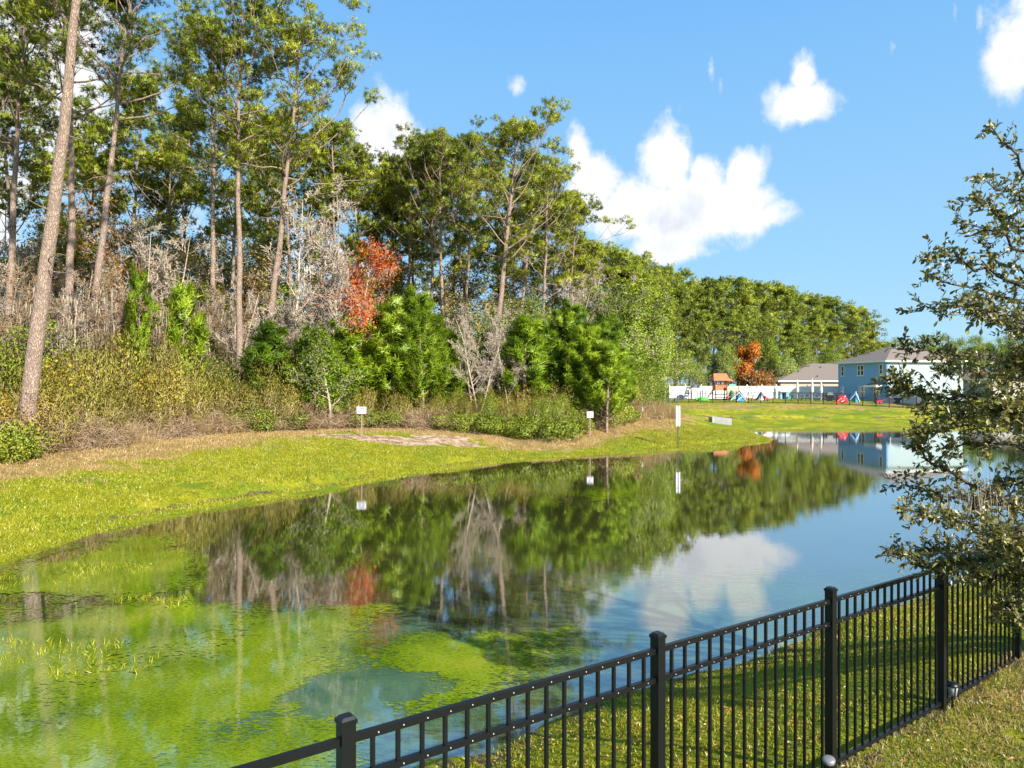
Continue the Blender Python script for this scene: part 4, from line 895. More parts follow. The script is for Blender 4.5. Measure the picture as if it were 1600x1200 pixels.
# ------------------------------------------------------------------ signs on the bank
M['signw'] = mat_plain('sign_face', (.56, .55, .56), .5, var=.05); M['ink'] = mat_plain('faded_print', (.12, .12, .15), .6, var=.2)
M['post'] = mat_plain('weathered_wood', (.30, .21, .15), .9, var=.35, scale=14); M['darkpost'] = mat_plain('dark_steel_post', (.06, .05, .04), .7)
def sign(px, D, w_, h_, top, label, post, rows, tilt=0, postw=.07):
    x = (px-800)/F*D; z = gz(x, D); H = top-z
    r = thing('sign', label, 'sign', (x, D, z), tilt)
    g = Geo(); g.box((0, .03, (H-h_*.35)/2-.1), (postw, postw*.8, H-h_*.35+.2)); part('post', g, M[post], r)
    p = Geo(); p.box((0, -.02, H-h_/2), (w_, .02, h_)); o = part('plate', p, M['signw'], r)
    k = Geo()
    for (cx, cz, bw, bh) in rows: k.box((cx*w_, -.034, H-h_/2+cz*h_), (bw*w_, .004, bh*h_))
    part('lettering', k, M['ink'], o, kind='stuff')
    return r
sign(565, 36.5, .50, .37, CAMZ-35.5*36.5/F, 'rectangular white sign on a weathered post by the sandy patch', 'post',
     [(0, .28, .55, .09), (-.2, .08, .3, .08), (.2, .1, .3, .06), (-.22, -.12, .3, .12), (.22, -.12, .3, .08), (0, -.3, .6, .04)])
sign(922, 42.6, .40, .38, CAMZ-43*42.6/F, 'small square white sign in front of the dense young pines', 'post', [(0, .25, .5, .1), (-.1, -.05, .3, .16), (.15, -.25, .4, .08)])
sign(1004, 51, .10, .34, CAMZ-36*51/F, 'dark post with a small edge-on white sign by the dead grass', 'darkpost', [(0, 0, .1, .1)], 0, .06)
D = 41.3; x = (1059.5-800)/F*D; z = gz(x, D); top = CAMZ-34*D/F-z
r = thing('gauge_post', 'dark post carrying two tall narrow white boards on the tongue of grass', 'sign', (x, D, z))
g = Geo(); g.box((0, .04, top/2-.1), (.055, .055, top+.2)); part('post', g, M['darkpost'], r)
for sx in (-1, 1): g = Geo(); g.box((sx*.075, 0, top-.61), (.10, .02, 1.22)); part('board', g, M['signw'], r)
g = Geo(); g.box((0, .0, top-.3), (.25, .012, .03)); g.box((0, .0, top-.9), (.25, .012, .03)); part('bracket', g, M['darkpost'], r)
# concrete headwall
M['conc'] = mat_plain('pale_concrete', (.38, .375, .37), .85, var=.15, scale=3, bump=.2)
D = 63; x = (1128-800)/F*D; z = gz(x, D)
r = thing('headwall', 'pale concrete drain headwall set in the grass tongue', 'drain headwall', (x, D, z+.0), R(-18))
g = Geo(); g.add([(-.85, 0, -.4), (.85, 0, -.4), (.85, .16, -.4), (-.85, .16, -.4), (-.85, 0, .70), (.85, 0, .52), (.85, .16, .52), (-.85, .16, .70)], [(0, 3, 2, 1), (4, 5, 6, 7), (0, 1, 5, 4), (1, 2, 6, 5), (2, 3, 7, 6), (3, 0, 4, 7)]); part('wall', g, M['conc'], r)
g = Geo(); g.box((-.95, .38, .12), (.14, .9, 1.0), R(25)); part('wing', g, M['conc'], r)
# pale board lying on the sand
x, y = wpt(742, 666, 1.3); g = Geo(); g.box((0, 0, .06), (.75, .18, .05)); o = part('board', g, M['twig'], None); o.location = (x, y-.8, gz(x, y-.8)); o.rotation_euler = (0, R(-6), R(20)); o.name = 'wooden_board'
tag(o, 'pale loose board lying at the end of the sandy patch', 'board')

# ------------------------------------------------------------------ houses
def mat_stucco(name, c):
    m, N = new_mat(name); pos = N.n('ShaderNodeNewGeometry').outputs['Position']
    col = N.mix(N.math('MULTIPLY', N.smooth(N.noise(pos, 1.1, 4), .35, .7), .35), c, tuple(v*.88 for v in c))
    b = N.n('ShaderNodeBsdfPrincipled', Base__Color=col, Roughness=.9); bm = N.n('ShaderNodeBump', Height=N.noise(pos, 18, 4, .7), Strength=.5, Distance=.03); N.link(bm.outputs[0], b.inputs['Normal'])
    out(N, b.outputs[0]); return m
def mat_shingle(name, c):
    m, N = new_mat(name); tcn = N.n('ShaderNodeTexCoord').outputs['Object']; s_ = N.n('ShaderNodeSeparateXYZ', Vector=tcn)
    br_ = N.n('ShaderNodeTexBrick', Vector=N.mapping(tcn, (1, 1, 1)), Color1=(*c, 1), Color2=(*[v*.8 for v in c], 1), Mortar=(*[v*.55 for v in c], 1), Scale=3.0, i5=.02).outputs[0]
    nz = N.noise(tcn, 5, 3); col = N.mix(N.math('MULTIPLY', nz, .35), br_, (.15, .12, .10))
    b = N.n('ShaderNodeBsdfPrincipled', Base__Color=col, Roughness=.92); out(N, b.outputs[0]); return m
M['blue'] = mat_stucco('shade_blue_stucco', (.21, .41, .68)); M['mint'] = mat_stucco('sun_paled_stucco', (.31, .38, .39)); M['beige'] = mat_stucco('beige_stucco', (.42, .355, .27))  # blue and mint: one paint, with shade and sunlight put into the tones
M['shingle'] = mat_shingle('brown_shingle', (.23, .18, .145)); M['trim'] = mat_plain('white_trim', (.80, .80, .78), .5, var=.04)
m, N = new_mat('window_glass'); b = N.n('ShaderNodeBsdfPrincipled', Base__Color=(.02, .035, .05, 1), Roughness=.08); b.inputs['Specular IOR Level'].default_value = .7; out(N, b.outputs[0]); M['glass'] = m
C0 = np.array((45.5, 84.0)); UA = np.array((-.175, .985)); UB = np.array((.985, .175)); LA, LB = 9.15, 10.7; Z0, ZE, ZR = 1.35, 6.66, 8.85
hs = thing('blue_house', 'two-storey blue house, paint deepened on the shaded side and paled mint on the sunny side', 'house', (C0[0], C0[1], Z0), 0)
def hp(a, b, z): p = C0+UA*a+UB*b; return (p[0]-C0[0], p[1]-C0[1], z-Z0)
def slab(pts, n, th):
    """wall panel given by 4 corners, thickened along -n"""
    p = np.array(pts, float); q = p-np.array(n)*th; g = Geo()
    return g.add(np.vstack([p, q]), [(0, 1, 2, 3), (7, 6, 5, 4), (1, 0, 4, 5), (2, 1, 5, 6), (3, 2, 6, 7), (0, 3, 7, 4)])
part('wall', slab([hp(LA, 0, Z0-.6), hp(0, 0, Z0-.6), hp(0, 0, ZE), hp(LA, 0, ZE)], (-UB[0], -UB[1], 0), .25), M['blue'], hs, label='rear wall, blue paint deepened for shade')
part('wall', slab([hp(0, .001, Z0-.6), hp(0, LB, Z0-.6), hp(0, LB, ZE), hp(0, .001, ZE)], (-UA[0], -UA[1], 0), .25), M['mint'], hs, label='side wall, same blue paint paled to mint for sunlight')
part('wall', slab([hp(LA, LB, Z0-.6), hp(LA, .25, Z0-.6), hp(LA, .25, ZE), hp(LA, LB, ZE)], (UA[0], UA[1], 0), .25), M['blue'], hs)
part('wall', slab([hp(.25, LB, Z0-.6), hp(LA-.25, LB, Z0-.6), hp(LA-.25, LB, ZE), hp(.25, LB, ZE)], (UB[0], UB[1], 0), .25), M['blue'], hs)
ov = .42
E = [hp(-ov, -ov, ZE), hp(-ov, LB+ov, ZE), hp(LA+ov, LB+ov, ZE), hp(LA+ov, -ov, ZE)]; hf = LA/2
T_ = [hp(hf, hf, ZR), hp(hf, LB-hf, ZR)]
rg = Geo(); up = np.array((0, 0, .10)); E2 = [tuple(np.array(e)+up) for e in E]
rg.add(E2+T_, [(0, 1, 5, 4), (2, 3, 4, 5)], [(1, 2, 5), (3, 0, 4)])
ro = part('roof', rg, M['shingle'], hs)
fg = Geo()
for i in range(4):
    a, b = np.array(E[i]), np.array(E[(i+1) % 4]); fg.bar(a+np.array((0, 0, .02)), b+np.array((0, 0, .02)), .06, .20)
part('fascia', fg, M['trim'], ro)
sg = Geo(); sg.add([tuple(np.array(e)-np.array((0, 0, .03))) for e in E], [(3, 2, 1, 0)]); part('soffit', sg, M['trim'], ro)
g = Geo(); a, b = np.array(T_[0]), np.array(T_[1]); g.bar(a+np.array((-.1, 0, .04)), b+np.array((.1, 0, .04)), .3, .1); part('ridge_vent', g, M['darkpost'], ro)
for (a_, b_) in ((6.0, 2.2), (7.2, 1.4)):
    zz = ZE+.1+(ZR-ZE)*(b_+ov)/(hf+ov); g = Geo(); g.box(np.array(hp(a_, b_, zz+.12)), (.14, .14, .3)); part('vent_pipe', g, M['darkpost'], ro)
def blue_a(px):   # distance along the blue wall seen at a photo column
    k = (px-800)/F; return (k*C0[1]-C0[0])/(UA[0]-k*UA[1])
nB = np.array((-UB[0], -UB[1], 0))
def window(parent, hpf, a0, a1, z0, z1, n, cols=1, name='window'):
    """framed sash window; hpf(a, off, z) gives points proud of the wall"""
    wr = Geo(); P_ = lambda a, z, o: np.array(hpf(a, o, z))
    for (s, e) in (((a0, z0), (a1, z0)), ((a0, z1), (a1, z1)), ((a0, z0), (a0, z1)), ((a1, z0), (a1, z1)), ((a0, (z0+z1)/2), (a1, (z0+z1)/2))):
        wr.bar(P_(*s, .03), P_(*e, .03), .07, .07)
    for c in range(1, cols): ac = a0+(a1-a0)*c/cols; wr.bar(P_(ac, z0, .03), P_(ac, z1, .03), .16, .08)
    o = part(name, wr, M['trim'], parent)
    for c in range(cols):
        for r_ in range(2):
            b0 = a0+(a1-a0)*c/cols; b1 = a0+(a1-a0)*(c+1)/cols; y0 = z0+(z1-z0)*r_/2; y1 = z0+(z1-z0)*(r_+1)/2
            g = Geo(); g.add([P_(b0, y0, .012), P_(b1, y0, .012), P_(b1, y1, .012), P_(b0, y1, .012)], [(0, 3, 2, 1)]); part('pane', g, M['glass'], o)
    s_ = Geo(); s_.bar(P_(a0-.08, z0-.06, .06), P_(a1+.08, z0-.06, .06), .12, .08); part('sill', s_, M['trim'], o)
hpf = lambda a, o, z: np.array(hp(a, -o, z))
for (x0, x1, z0, z1, c) in ((1314.8, 1318.8, 4.98, 6.22, 1), (1340.2, 1349.8, 5.0, 6.3, 2), (1374.5, 1379.2, 5.02, 6.3, 1), (1314.3, 1318.8, 2.35, 3.5, 1), (1341.8, 1351.8, 2.35, 3.6, 2)):
    window(hs, hpf, blue_a(x1), blue_a(x0), z0, z1, nB, c)
a0, a1 = blue_a(1376), blue_a(1365.5)
g = Geo(); g.bar(hpf(a0, .03, 1.5), hpf(a0, .03, 3.45), .12, .08); g.bar(hpf(a1, .03, 1.5), hpf(a1, .03, 3.45), .12, .08); g.bar(hpf(a0, .03, 3.45), hpf(a1, .03, 3.45), .12, .12); g.bar(hpf((a0+a1)/2, .03, 1.5), hpf((a0+a1)/2, .03, 3.4), .09, .07)
do = part('patio_door', g, M['trim'], hs)
for s_, e_ in ((a0, (a0+a1)/2), ((a0+a1)/2, a1)):
    g = Geo(); g.add([hpf(s_, .012, 1.5), hpf(e_, .012, 1.5), hpf(e_, .012, 3.4), hpf(s_, .012, 3.4)], [(0, 3, 2, 1)]); part('pane', g, M['glass'], do)
g = Geo(); p_ = [hpf(a0-.5, .0, 4.05), hpf(a1+.5, .0, 4.05), hpf(a1+.5, 1.0, 3.72), hpf(a0-.5, 1.0, 3.72)]; q_ = [v-np.array((0, 0, .12)) for v in p_]
g.add(np.vstack([p_, q_]), [(0, 1, 2, 3), (7, 6, 5, 4), (1, 0, 4, 5), (2, 1, 5, 6), (3, 2, 6, 7), (0, 3, 7, 4)]); aw = part('porch_roof', g, M['shingle'], hs)
g = Geo(); g.bar(hpf(a0-.5, 1.02, 3.64), hpf(a1+.5, 1.02, 3.64), .05, .22); g.bar(hpf(a0-.52, 0, 3.82), hpf(a0-.52, 1.0, 3.6), .05, .18); g.bar(hpf(a1+.5, .95, 3.6), hpf(a1+.5, .05, 3.0), .07); part('fascia', g, M['trim'], aw)
# beige single-storey house
def simple_house(name, label, x0, x1, y0, y1, z0, ze, zr, wall):
    h = thing(name, label, 'house', ((x0+x1)/2, (y0+y1)/2, z0)); cx, cy = (x1-x0)/2, (y1-y0)/2
    for a, b in (((-cx, -cy), (cx, -cy)), ((cx, -cy), (cx, cy)), ((cx, cy), (-cx, cy)), ((-cx, cy), (-cx, -cy))):
        g = Geo(); g.bar((a[0], a[1], (ze-z0)/2-.2), (b[0], b[1], (ze-z0)/2-.2), .22, ze-z0+.4); part('wall', g, wall, h)
    o_ = .45; E = [(-cx-o_, -cy-o_), (cx+o_, -cy-o_), (cx+o_, cy+o_), (-cx-o_, cy+o_)]; hh = cy if cy < cx else cx
    T = [(-cx+hh, 0, zr-z0), (cx-hh, 0, zr-z0)]
    g = Geo(); g.add([(*e, ze-z0+.16) for e in E]+T, [(0, 1, 5, 4), (2, 3, 4, 5)], [(1, 2, 5), (3, 0, 4)]); r_ = part('roof', g, M['shingle'], h)
    g = Geo()
    for i in range(4): g.bar((*E[i], ze-z0+.06), (*E[(i+1) % 4], ze-z0+.06), .06, .2)
    part('fascia', g, M['trim'], r_); g = Geo(); g.add([(*e, ze-z0) for e in E], [(3, 2, 1, 0)]); part('soffit', g, M['trim'], r_)
    g = Geo(); sl = (zr-ze-.16)/(cy+o_)
    for px_, fy, sz in ((-cx+6.5, .82, (1.2, .35, .12)),): g.box((px_, -cy-o_+(cy+o_)*fy, ze-z0+.2+sl*(cy+o_)*fy), sz)
    part('ridge_vent', g, M['darkpost'], r_)
    for px_, fy in ((-cx+4.2, .5), (-cx+6, .2), (-cx+8.4, .72)):
        g = Geo(); g.box((px_, -cy-o_+(cy+o_)*fy, ze-z0+.26+sl*(cy+o_)*fy), (.16, .16, .3)); part('vent_pipe', g, M['darkpost'], r_)
    return h
simple_house('beige_house', 'single-storey beige house with brown hip roof behind the white fence', 39.4, 62, 101.5, 117.5, 1.6, 4.25, 7.15, M['beige'])
simple_house('beige_house', 'far beige house with grey-brown roof, seen through the oak leaves', 82, 104, 118, 132, 1.6, 4.6, 7.6, M['beige'])
# white vinyl fences
def vinyl_run(label, a, b, H, n, z=None):
    a = np.array(a, float); b = np.array(b, float); z0 = gz(*a) if z is None else z
    r = thing('vinyl_fence', label, 'fence', (a[0], a[1], z0)); d = (b-a)/n; an = math.atan2(d[1], d[0]); L = np.linalg.norm(d)
    pg = Geo(); pg.box((0, 0, H/2), (.13, .13, H+.3), an); pg.box((0, 0, H+.19), (.17, .17, .07), an, .5); pm = pg.mesh('post', M['whitev'])
    qg = Geo(); qg.box((0, 0, H*.5), (L-.13, .035, H*.86), an); nb = 9
    for k in range(nb): qg.box((math.cos(an)*(k+.5-nb/2)*(L-.14)/nb, math.sin(an)*(k+.5-nb/2)*(L-.14)/nb, H*.5), ((L-.14)/nb-.02, .05, H*.84), an)
    qm = qg.mesh('panel', M['whitev']); rg_ = Geo(); rg_.box((0, 0, H*.96), (L-.13, .07, .14), an); rg_.box((0, 0, .06), (L-.13, .07, .14), an); rm = rg_.mesh('rail', M['whitev'])
    for i in range(n+1): link_obj('post', pm, r, (*(d*i), gz(*(a+d*i))-z0))
    for i in range(n):
        mz = (gz(*(a+d*i))+gz(*(a+d*(i+1))))/2-z0
        link_obj('panel', qm, r, (*(d*(i+.5)), mz)); link_obj('rail', rm, r, (*(d*(i+.5)), mz))
    return r
vinyl_run('long white vinyl fence behind the play yard, from the woods to the beige house', ((1046-800)/F*94, 94), ((1213-800)/F*99, 99), 1.72, 7)
vinyl_run('white vinyl fence in front of the beige house wall', ((1213-800)/F*98.6, 98.6), ((1311-800)/F*96, 96), 1.72, 4)
vinyl_run('short white vinyl fence coming forward from the corner of the blue house', (C0[0]+.5, C0[1]-.3), (C0[0]-.2, 76.4), 1.8, 3)
# black fence of the yard
A, B = np.array(((1040-800)/F*82.5, 82.5)), np.array(((1432-800)/F*75.5, 75.5)); nP = 20; dd = (B-A)/nP; z0 = gz(*A)
r = thing('metal_fence', 'thin black metal fence along the front of the play yard', 'fence', (A[0], A[1], z0)); an = math.atan2(dd[1], dd[0])
g = Geo(); g.box((0, 0, .62), (.075, .075, 1.45), an); pmesh = g.mesh('post', M['black'])
pk_ = Geo()
for i in range(nP+1):
    q = A+dd*i; link_obj('post', pmesh, r, (*(dd*i), gz(*q)-z0))
    if i < nP:
        q2 = A+dd*(i+1); za, zb = gz(*q)-z0, gz(*q2)-z0
        for hh in (1.28, 1.08, .12): g = Geo(); g.bar((*(dd*i), za+hh), (*(dd*(i+1)), zb+hh), .03, .035); part('rail', g, M['black'], r)
        for j in range(1, 15): f = (i+j/15); pk_.bar((*(dd*f), za+(zb-za)*j/15+.06), (*(dd*f), za+(zb-za)*j/15+1.27), .014)
part('pickets', pk_, M['black'], r, kind='stuff')

# ------------------------------------------------------------------ play yard
for n_, c in (('cedar', (.42, .13, .035)), ('cedarroof', (.46, .16, .06)), ('darkwood', (.10, .05, .03)), ('bgreen', (.03, .16, .09)), ('lime', (.10, .55, .06)), ('bblue', (.02, .28, .62)), ('tan', (.55, .38, .26)),
              ('redp', (.75, .02, .03)), ('sky', (.25, .52, .72)), ('cream', (.72, .58, .46)), ('navy', (.015, .025, .06)), ('white', (.8, .8, .8)), ('orange2', (.6, .12, .05)), ('slate', (.12, .13, .15)), ('teal', (.05, .35, .25))):
    M[n_] = mat_plain(n_+'_plastic' if n_ not in ('cedar', 'cedarroof', 'darkwood') else n_, c, .55, var=.1)
def at(px, D): x = (px-800)/F*D; return (x, D, gz(x, D))
def gp(fn): g = Geo(); fn(g); return g
# play tower
r = thing('play_tower', 'red cedar play tower with gabled roof, ladder and green slide', 'playset', at(1125, 90))
for sx in (-.75, .75):
    for sy in (-.6, .6): part('leg', gp(lambda g: g.box((sx, sy, 1.45), (.11, .11, 2.9))), M['darkwood'], r)
part('deck', gp(lambda g: g.box((0, 0, 1.25), (1.8, 1.5, .1))), M['cedar'], r)
def planks(g):
    for i in range(9): g.box((-.72+i*.18, -.66, 1.62), (.16, .03, .66))
    for sx in (-.83, .83):
        for i in range(7): g.box((sx, -.54+i*.18, 1.62), (.03, .16, .66))
part('railing', gp(planks), M['cedar'], r)
part('window_rail', gp(lambda g: [g.box((0, -.66, 2.0), (1.75, .05, .08)), g.box((0, -.66, 2.5), (1.75, .05, .14)), g.box((0, .66, 2.5), (1.75, .05, .14)), [g.box((-.38+.38*i, -.66, 2.25), (.07, .05, .5)) for i in range(3)]]), M['darkwood'], r)
def gable(g):
    g.add([(-1.05, -.95, 2.5), (1.05, -.95, 2.5), (.85, 0, 3.45), (-.85, 0, 3.45), (-1.05, .95, 2.5), (1.05, .95, 2.5)], [(0, 1, 2, 3), (5, 4, 3, 2)], [(4, 0, 3), (1, 5, 2)])
part('roof', gp(gable), M['cedarroof'], r)
part('porch_roof', gp(lambda g: g.add([(.8, -.6, 2.45), (1.65, -.6, 2.42), (1.5, 0, 2.75), (.8, 0, 2.8), (.8, .6, 2.45), (1.65, .6, 2.42)], [(0, 1, 2, 3), (5, 4, 3, 2)], [(1, 5, 2)])), M['cedarroof'], r)
part('ladder', gp(lambda g: [g.bar((-1.9, -.5, 0), (-.85, -.5, 1.4), .08), g.bar((-1.9, .1, 0), (-.85, .1, 1.4), .08)]+[g.bar((-1.9+1.05*t, -.5, 1.4*t), (-1.9+1.05*t, .1, 1.4*t), .06) for t in (.15, .35, .55, .75, .95)]), M['darkwood'], r)
part('base_rail', gp(lambda g: [g.box((0, -.66, .35), (1.7, .05, .12)), g.box((0, -.66, .1), (1.9, .08, .2)), g.box((0, 0, .7), (1.6, .06, .1))]), M['darkwood'], r)
tub = np.array([(.9, -.3, 1.5), (1.15, -.7, 1.3), (1.2, -1.1, .8), (1.1, -1.4, .35), (.9, -1.6, .12)])
part('slide', gp(lambda g: g.tube(tub, .27, 10)), M['bgreen'], r, True)
part('canopy', gp(lambda g: g.box((1.35, -.5, 1.95), (.95, .8, .22), 0, .8)), M['teal'], r)
# swing beam set
r = thing('climbing_wall', 'tan panel climber standing right of the cedar play tower', 'climber', at(1145, 89))
part('panel', gp(lambda g: g.box((0, 0, .95), (1.5, .08, 1.6))), M['tan'], r); part('frame', gp(lambda g: [g.bar((-.78, 0, -.1), (-.78, 0, 1.85), .1), g.bar((.78, 0, -.1), (.78, 0, 1.95), .1), g.bar((.78, 0, 1.2), (1.75, 0, 0), .14)]), M['darkwood'], r)
part('foot_block', gp(lambda g: g.box((-.5, -.25, .25), (.6, .4, .5))), M['orange2'], r)
# blue slide climber
r = thing('toddler_slide', 'bright blue toddler slide with pale rails in the middle of the yard', 'slide', at(1152, 86))
part('slide', gp(lambda g: g.add([(-.9, -.35, .05), (-.9, .35, .05), (.1, .35, 1.0), (.1, -.35, 1.0), (-.9, -.35, .0), (-.9, .35, .0), (.1, .35, .85), (.1, -.35, .85)], [(0, 1, 2, 3), (7, 6, 5, 4), (1, 0, 4, 5), (3, 2, 6, 7), (2, 1, 5, 6), (0, 3, 7, 4)])), M['bblue'], r)
part('side', gp(lambda g: g.add([(.1, -.4, 1.1), (.1, .4, 1.1), (.95, .45, 0), (.95, -.45, 0), (-.1, -.45, 0), (-.1, .45, 0)], [(0, 1, 2, 3), (0, 4, 5, 1), (2, 5, 4, 3)], [(0, 3, 4), (1, 5, 2)])), M['bblue'], r)
part('rail', gp(lambda g: [g.bar((-.95, -.42, .1), (.1, -.42, 1.1), .08), g.bar((.1, -.47, 1.05), (.95, -.5, .05), .08), g.bar((-.2, -.48, .05), (.45, -.48, .55), .06)]), M['white'], r)
# green turtle sandbox
r = thing('sandbox', 'lime green turtle-shaped sandbox on the grass left of the play tower', 'sandbox', at(1098, 87))
part('shell', gp(lambda g: lathe(g, [(.65, 0), (.72, .12), (.6, .3), (.35, .42), (0, .47)], k=12)), M['lime'], r, True)
part('head', gp(lambda g: lathe(g, [(.0, .02), (.18, .08), (.2, .22), (.1, .33), (0, .35)], (-.82, 0, .0), 10)), M['lime'], r, True)
for a in (.7, 2.2, 4.0, 5.5): part('leg', gp(lambda g: lathe(g, [(.16, 0), (.17, .08), (0, .14)], (.72*math.cos(a), .72*math.sin(a), 0), 8)), M['lime'], r, True)
# dark climbing ladder and grey pergola frame at the left
r = thing('climbing_ladder', 'dark slanting rock-climbing ladder at the left end of the yard', 'climber', at(1074, 89))
part('frame', gp(lambda g: [g.bar((-.5, 0, 0), (-.05, 0, 1.75), .12), g.bar((.0, .5, 0), (.45, .5, 1.75), .12)]), M['slate'], r)
part('panel', gp(lambda g: g.add([(-.5, 0, 0), (0, .5, 0), (.45, .5, 1.75), (-.05, 0, 1.75)], [(0, 1, 2, 3)])), M['slate'], r)
part('rung', gp(lambda g: [g.bar((-.5+.45*t, 0, 1.75*t), (.45*t, .5, 1.75*t), .08) for t in (.2, .4, .6, .8)]), M['white'], r, kind='stuff')
r = thing('sun_shelter', 'small frame shelter with grey canopy between the dark ladder and the tower', 'shelter', at(1089, 90))
for sx in (-.9, .9):
    for sy in (-.6, .6): part('leg', gp(lambda g: g.box((sx, sy, .7), (.1, .1, 1.4))), M['darkwood'], r)
part('canopy', gp(lambda g: g.box((0, 0, 1.5), (2.0, 1.4, .16), 0, .7)), M['tan'], r)
part('screen', gp(lambda g: [g.box((-.2+.2*i, -.6, .7), (.03, .03, 1.3)) for i in range(5)]), M['slate'], r, kind='stuff')
r = thing('pop_up_canopy', 'small dark domed canopy just behind the frame shelter', 'canopy', at(1086, 92.5))
part('cover', gp(lambda g: lathe(g, [(.75, 1.35), (.62, 1.7), (.35, 1.95), (0, 2.02)], k=10)), M['slate'], r, True)
for a in (.8, 2.4, 3.9, 5.5): part('leg', gp(lambda g: g.bar((.7*math.cos(a), .7*math.sin(a), 0), (.7*math.cos(a), .7*math.sin(a), 1.38), .05)), M['slate'], r)
# swing frame
r = thing('swing_frame', 'dark A-frame swing set against the white fence, right of the blue slide', 'swing set', at(1182, 91))
part('frame', gp(lambda g: [g.bar((-.9+s*.5, 0, 0), (-.9, 0, 1.75), .07) for s in (-1, 1)]+[g.bar((.0+s*.6, 0, 0), (.0, 0, 1.75), .07) for s in (-1, 1)]+[g.bar((-.9, 0, 1.75), (0, 0, 1.75), .07)]), M['slate'], r)
part('seat', gp(lambda g: [g.box((-.5, 0, .5), (.4, .2, .05)), g.bar((-.65, 0, .5), (-.65, 0, 1.75), .02), g.bar((-.35, 0, .5), (-.35, 0, 1.75), .02)]), M['slate'], r)
r = thing('play_tent', 'small slate-grey play tent with white stripe near the swing set', 'tent', at(1188, 88))
part('cover', gp(lambda g: g.add([(-.55, -.5, 0), (.75, -.5, 0), (.1, -.35, 1.0), (-.55, .5, 0), (.75, .5, 0), (.1, .35, 1.0)], [(1, 4, 5, 2), (3, 0, 2, 5)], [(0, 1, 2), (4, 3, 5)])), M['slate'], r)
part('flap', gp(lambda g: g.add([(-.3, -.53, .02), (.3, -.53, .02), (.08, -.44, .55)], None, [(0, 1, 2)])), M['white'], r)
r = thing('ride_on_toy', 'red ride-on toy beside the slate play tent', 'toy', at(1198, 87.5))
part('body', gp(lambda g: [g.box((0, 0, .3), (.6, .3, .25), .2, .7), g.box((-.2, 0, .5), (.2, .28, .25))]), M['redp'], r)
for sx in (-.22, .22): part('wheel', gp(lambda g: g.tube([(sx, -.2, .13), (sx, .2, .13)], .13, 10)), M['slate'], r)
r = thing('picnic_bench', 'small orange children\'s bench between the blue slide and the swing set', 'bench', at(1170, 86.5))
part('seat', gp(lambda g: g.box((0, 0, .38), (1.0, .4, .08))), M['orange2'], r)
for sx in (-.4, .4): part('leg', gp(lambda g: g.box((sx, 0, .17), (.07, .35, .35))), M['orange2'], r)
# blue playhouse
r = thing('playhouse', 'pale blue plastic playhouse with dark doorway against the white fence', 'playhouse', at(1224, 94))
part('wall', gp(lambda g: [g.box((-.45, 0, .5), (.25, .9, 1.0)), g.box((.4, 0, .5), (.4, .9, 1.0)), g.box((0, .2, .5), (.7, .4, 1.0))]), M['sky'], r)
part('roof', gp(lambda g: lathe(g, [(.8, .95), (.7, 1.1), (.4, 1.3), (0, 1.35)], k=8)), M['white'], r)
part('door', gp(lambda g: g.box((-.12, -.03, .4), (.38, .04, .78))), M['navy'], r)
part('planter', gp(lambda g: g.box((.6, -.5, .2), (.5, .2, .35))), M['teal'], r)
# folded umbrellas and picnic tables
umb = None
for px, lab in ((1246, 'folded cream umbrella furthest left, over the left picnic table'), (1269, 'folded cream umbrella, tallest and in the middle of the three'), (1283, 'folded cream umbrella nearest the blue house')):
    if umb is None:
        umb = thing('patio_umbrella', lab, 'umbrella', at(px, 88), group='folded patio umbrellas')
        part('pole', gp(lambda g: g.tube([(0, 0, 0), (0, 0, 2.6)], .03, 6)), M['white'], umb)
        part('canopy', gp(lambda g: lathe(g, [(.05, .9), (.16, 1.0), (.21, 1.3), (.15, 1.8), (.11, 2.2), (.03, 2.55)], k=8)), M['cream'], umb)
        part('tip', gp(lambda g: lathe(g, [(.03, 2.55), (.04, 2.62), (0, 2.7)], k=6)), M['white'], umb)
    else: u_ = dup(umb, at(px, 88), .7*px, 1.04 if px == 1269 else .97, lab)
tb = None
for px, lab in ((1247, 'grey picnic table under the left folded umbrella'), (1270, 'grey picnic table under the middle folded umbrella')):
    if tb is None:
        tb = thing('picnic_table', lab, 'picnic table', at(px, 86.8), group='picnic tables in the yard')
        part('top', gp(lambda g: [g.box((0, -.3+.2*i, .75), (1.7, .17, .05)) for i in range(4)]), M['grey'], tb)
        for sy in (-.75, .75): part('bench', gp(lambda g: g.box((0, sy, .45), (1.7, .25, .05))), M['grey'], tb)
        for sx in (-.65, .65):
            for sy in (-1, 1): part('leg', gp(lambda g: g.bar((sx, sy*.65, 0), (sx, sy*.2, .74), .08)), M['slate'], tb)
    else: dup(tb, at(px, 86.5), .1, 1, lab)
r = thing('grill', 'black covered barbecue grill left of the red inflatable', 'grill', at(1296, 86))
part('body', gp(lambda g: [g.box((0, 0, .6), (.9, .5, .35)), g.box((0, 0, .25), (.6, .4, .5))]), M['black'], r); part('lid', gp(lambda g: g.box((0, 0, .92), (.8, .5, .3), 0, .7)), M['black'], r); part('shelf', gp(lambda g: g.box((-.7, 0, .62), (.5, .4, .05))), M['black'], r)
r = thing('ball_pit', 'round red and white inflatable toy in front of the blue house', 'toy', at(1315, 81.5))
part('body', gp(lambda g: lathe(g, [(.45, 0), (.62, .15), (.66, .4), (.55, .68), (.3, .85), (0, .9)], k=12)), M['redp'], r, True)
part('ramp', gp(lambda g: g.add([(-1.1, -.4, .02), (-.3, -.5, .4), (-.3, .3, .4), (-1.1, .3, .02), (-1.1, -.4, 0), (-.3, -.5, 0), (-.3, .3, 0), (-1.1, .3, 0)], [(0, 1, 2, 3), (0, 4, 5, 1), (2, 6, 7, 3), (7, 6, 5, 4), (1, 5, 6, 2), (3, 7, 4, 0)])), M['redp'], r)
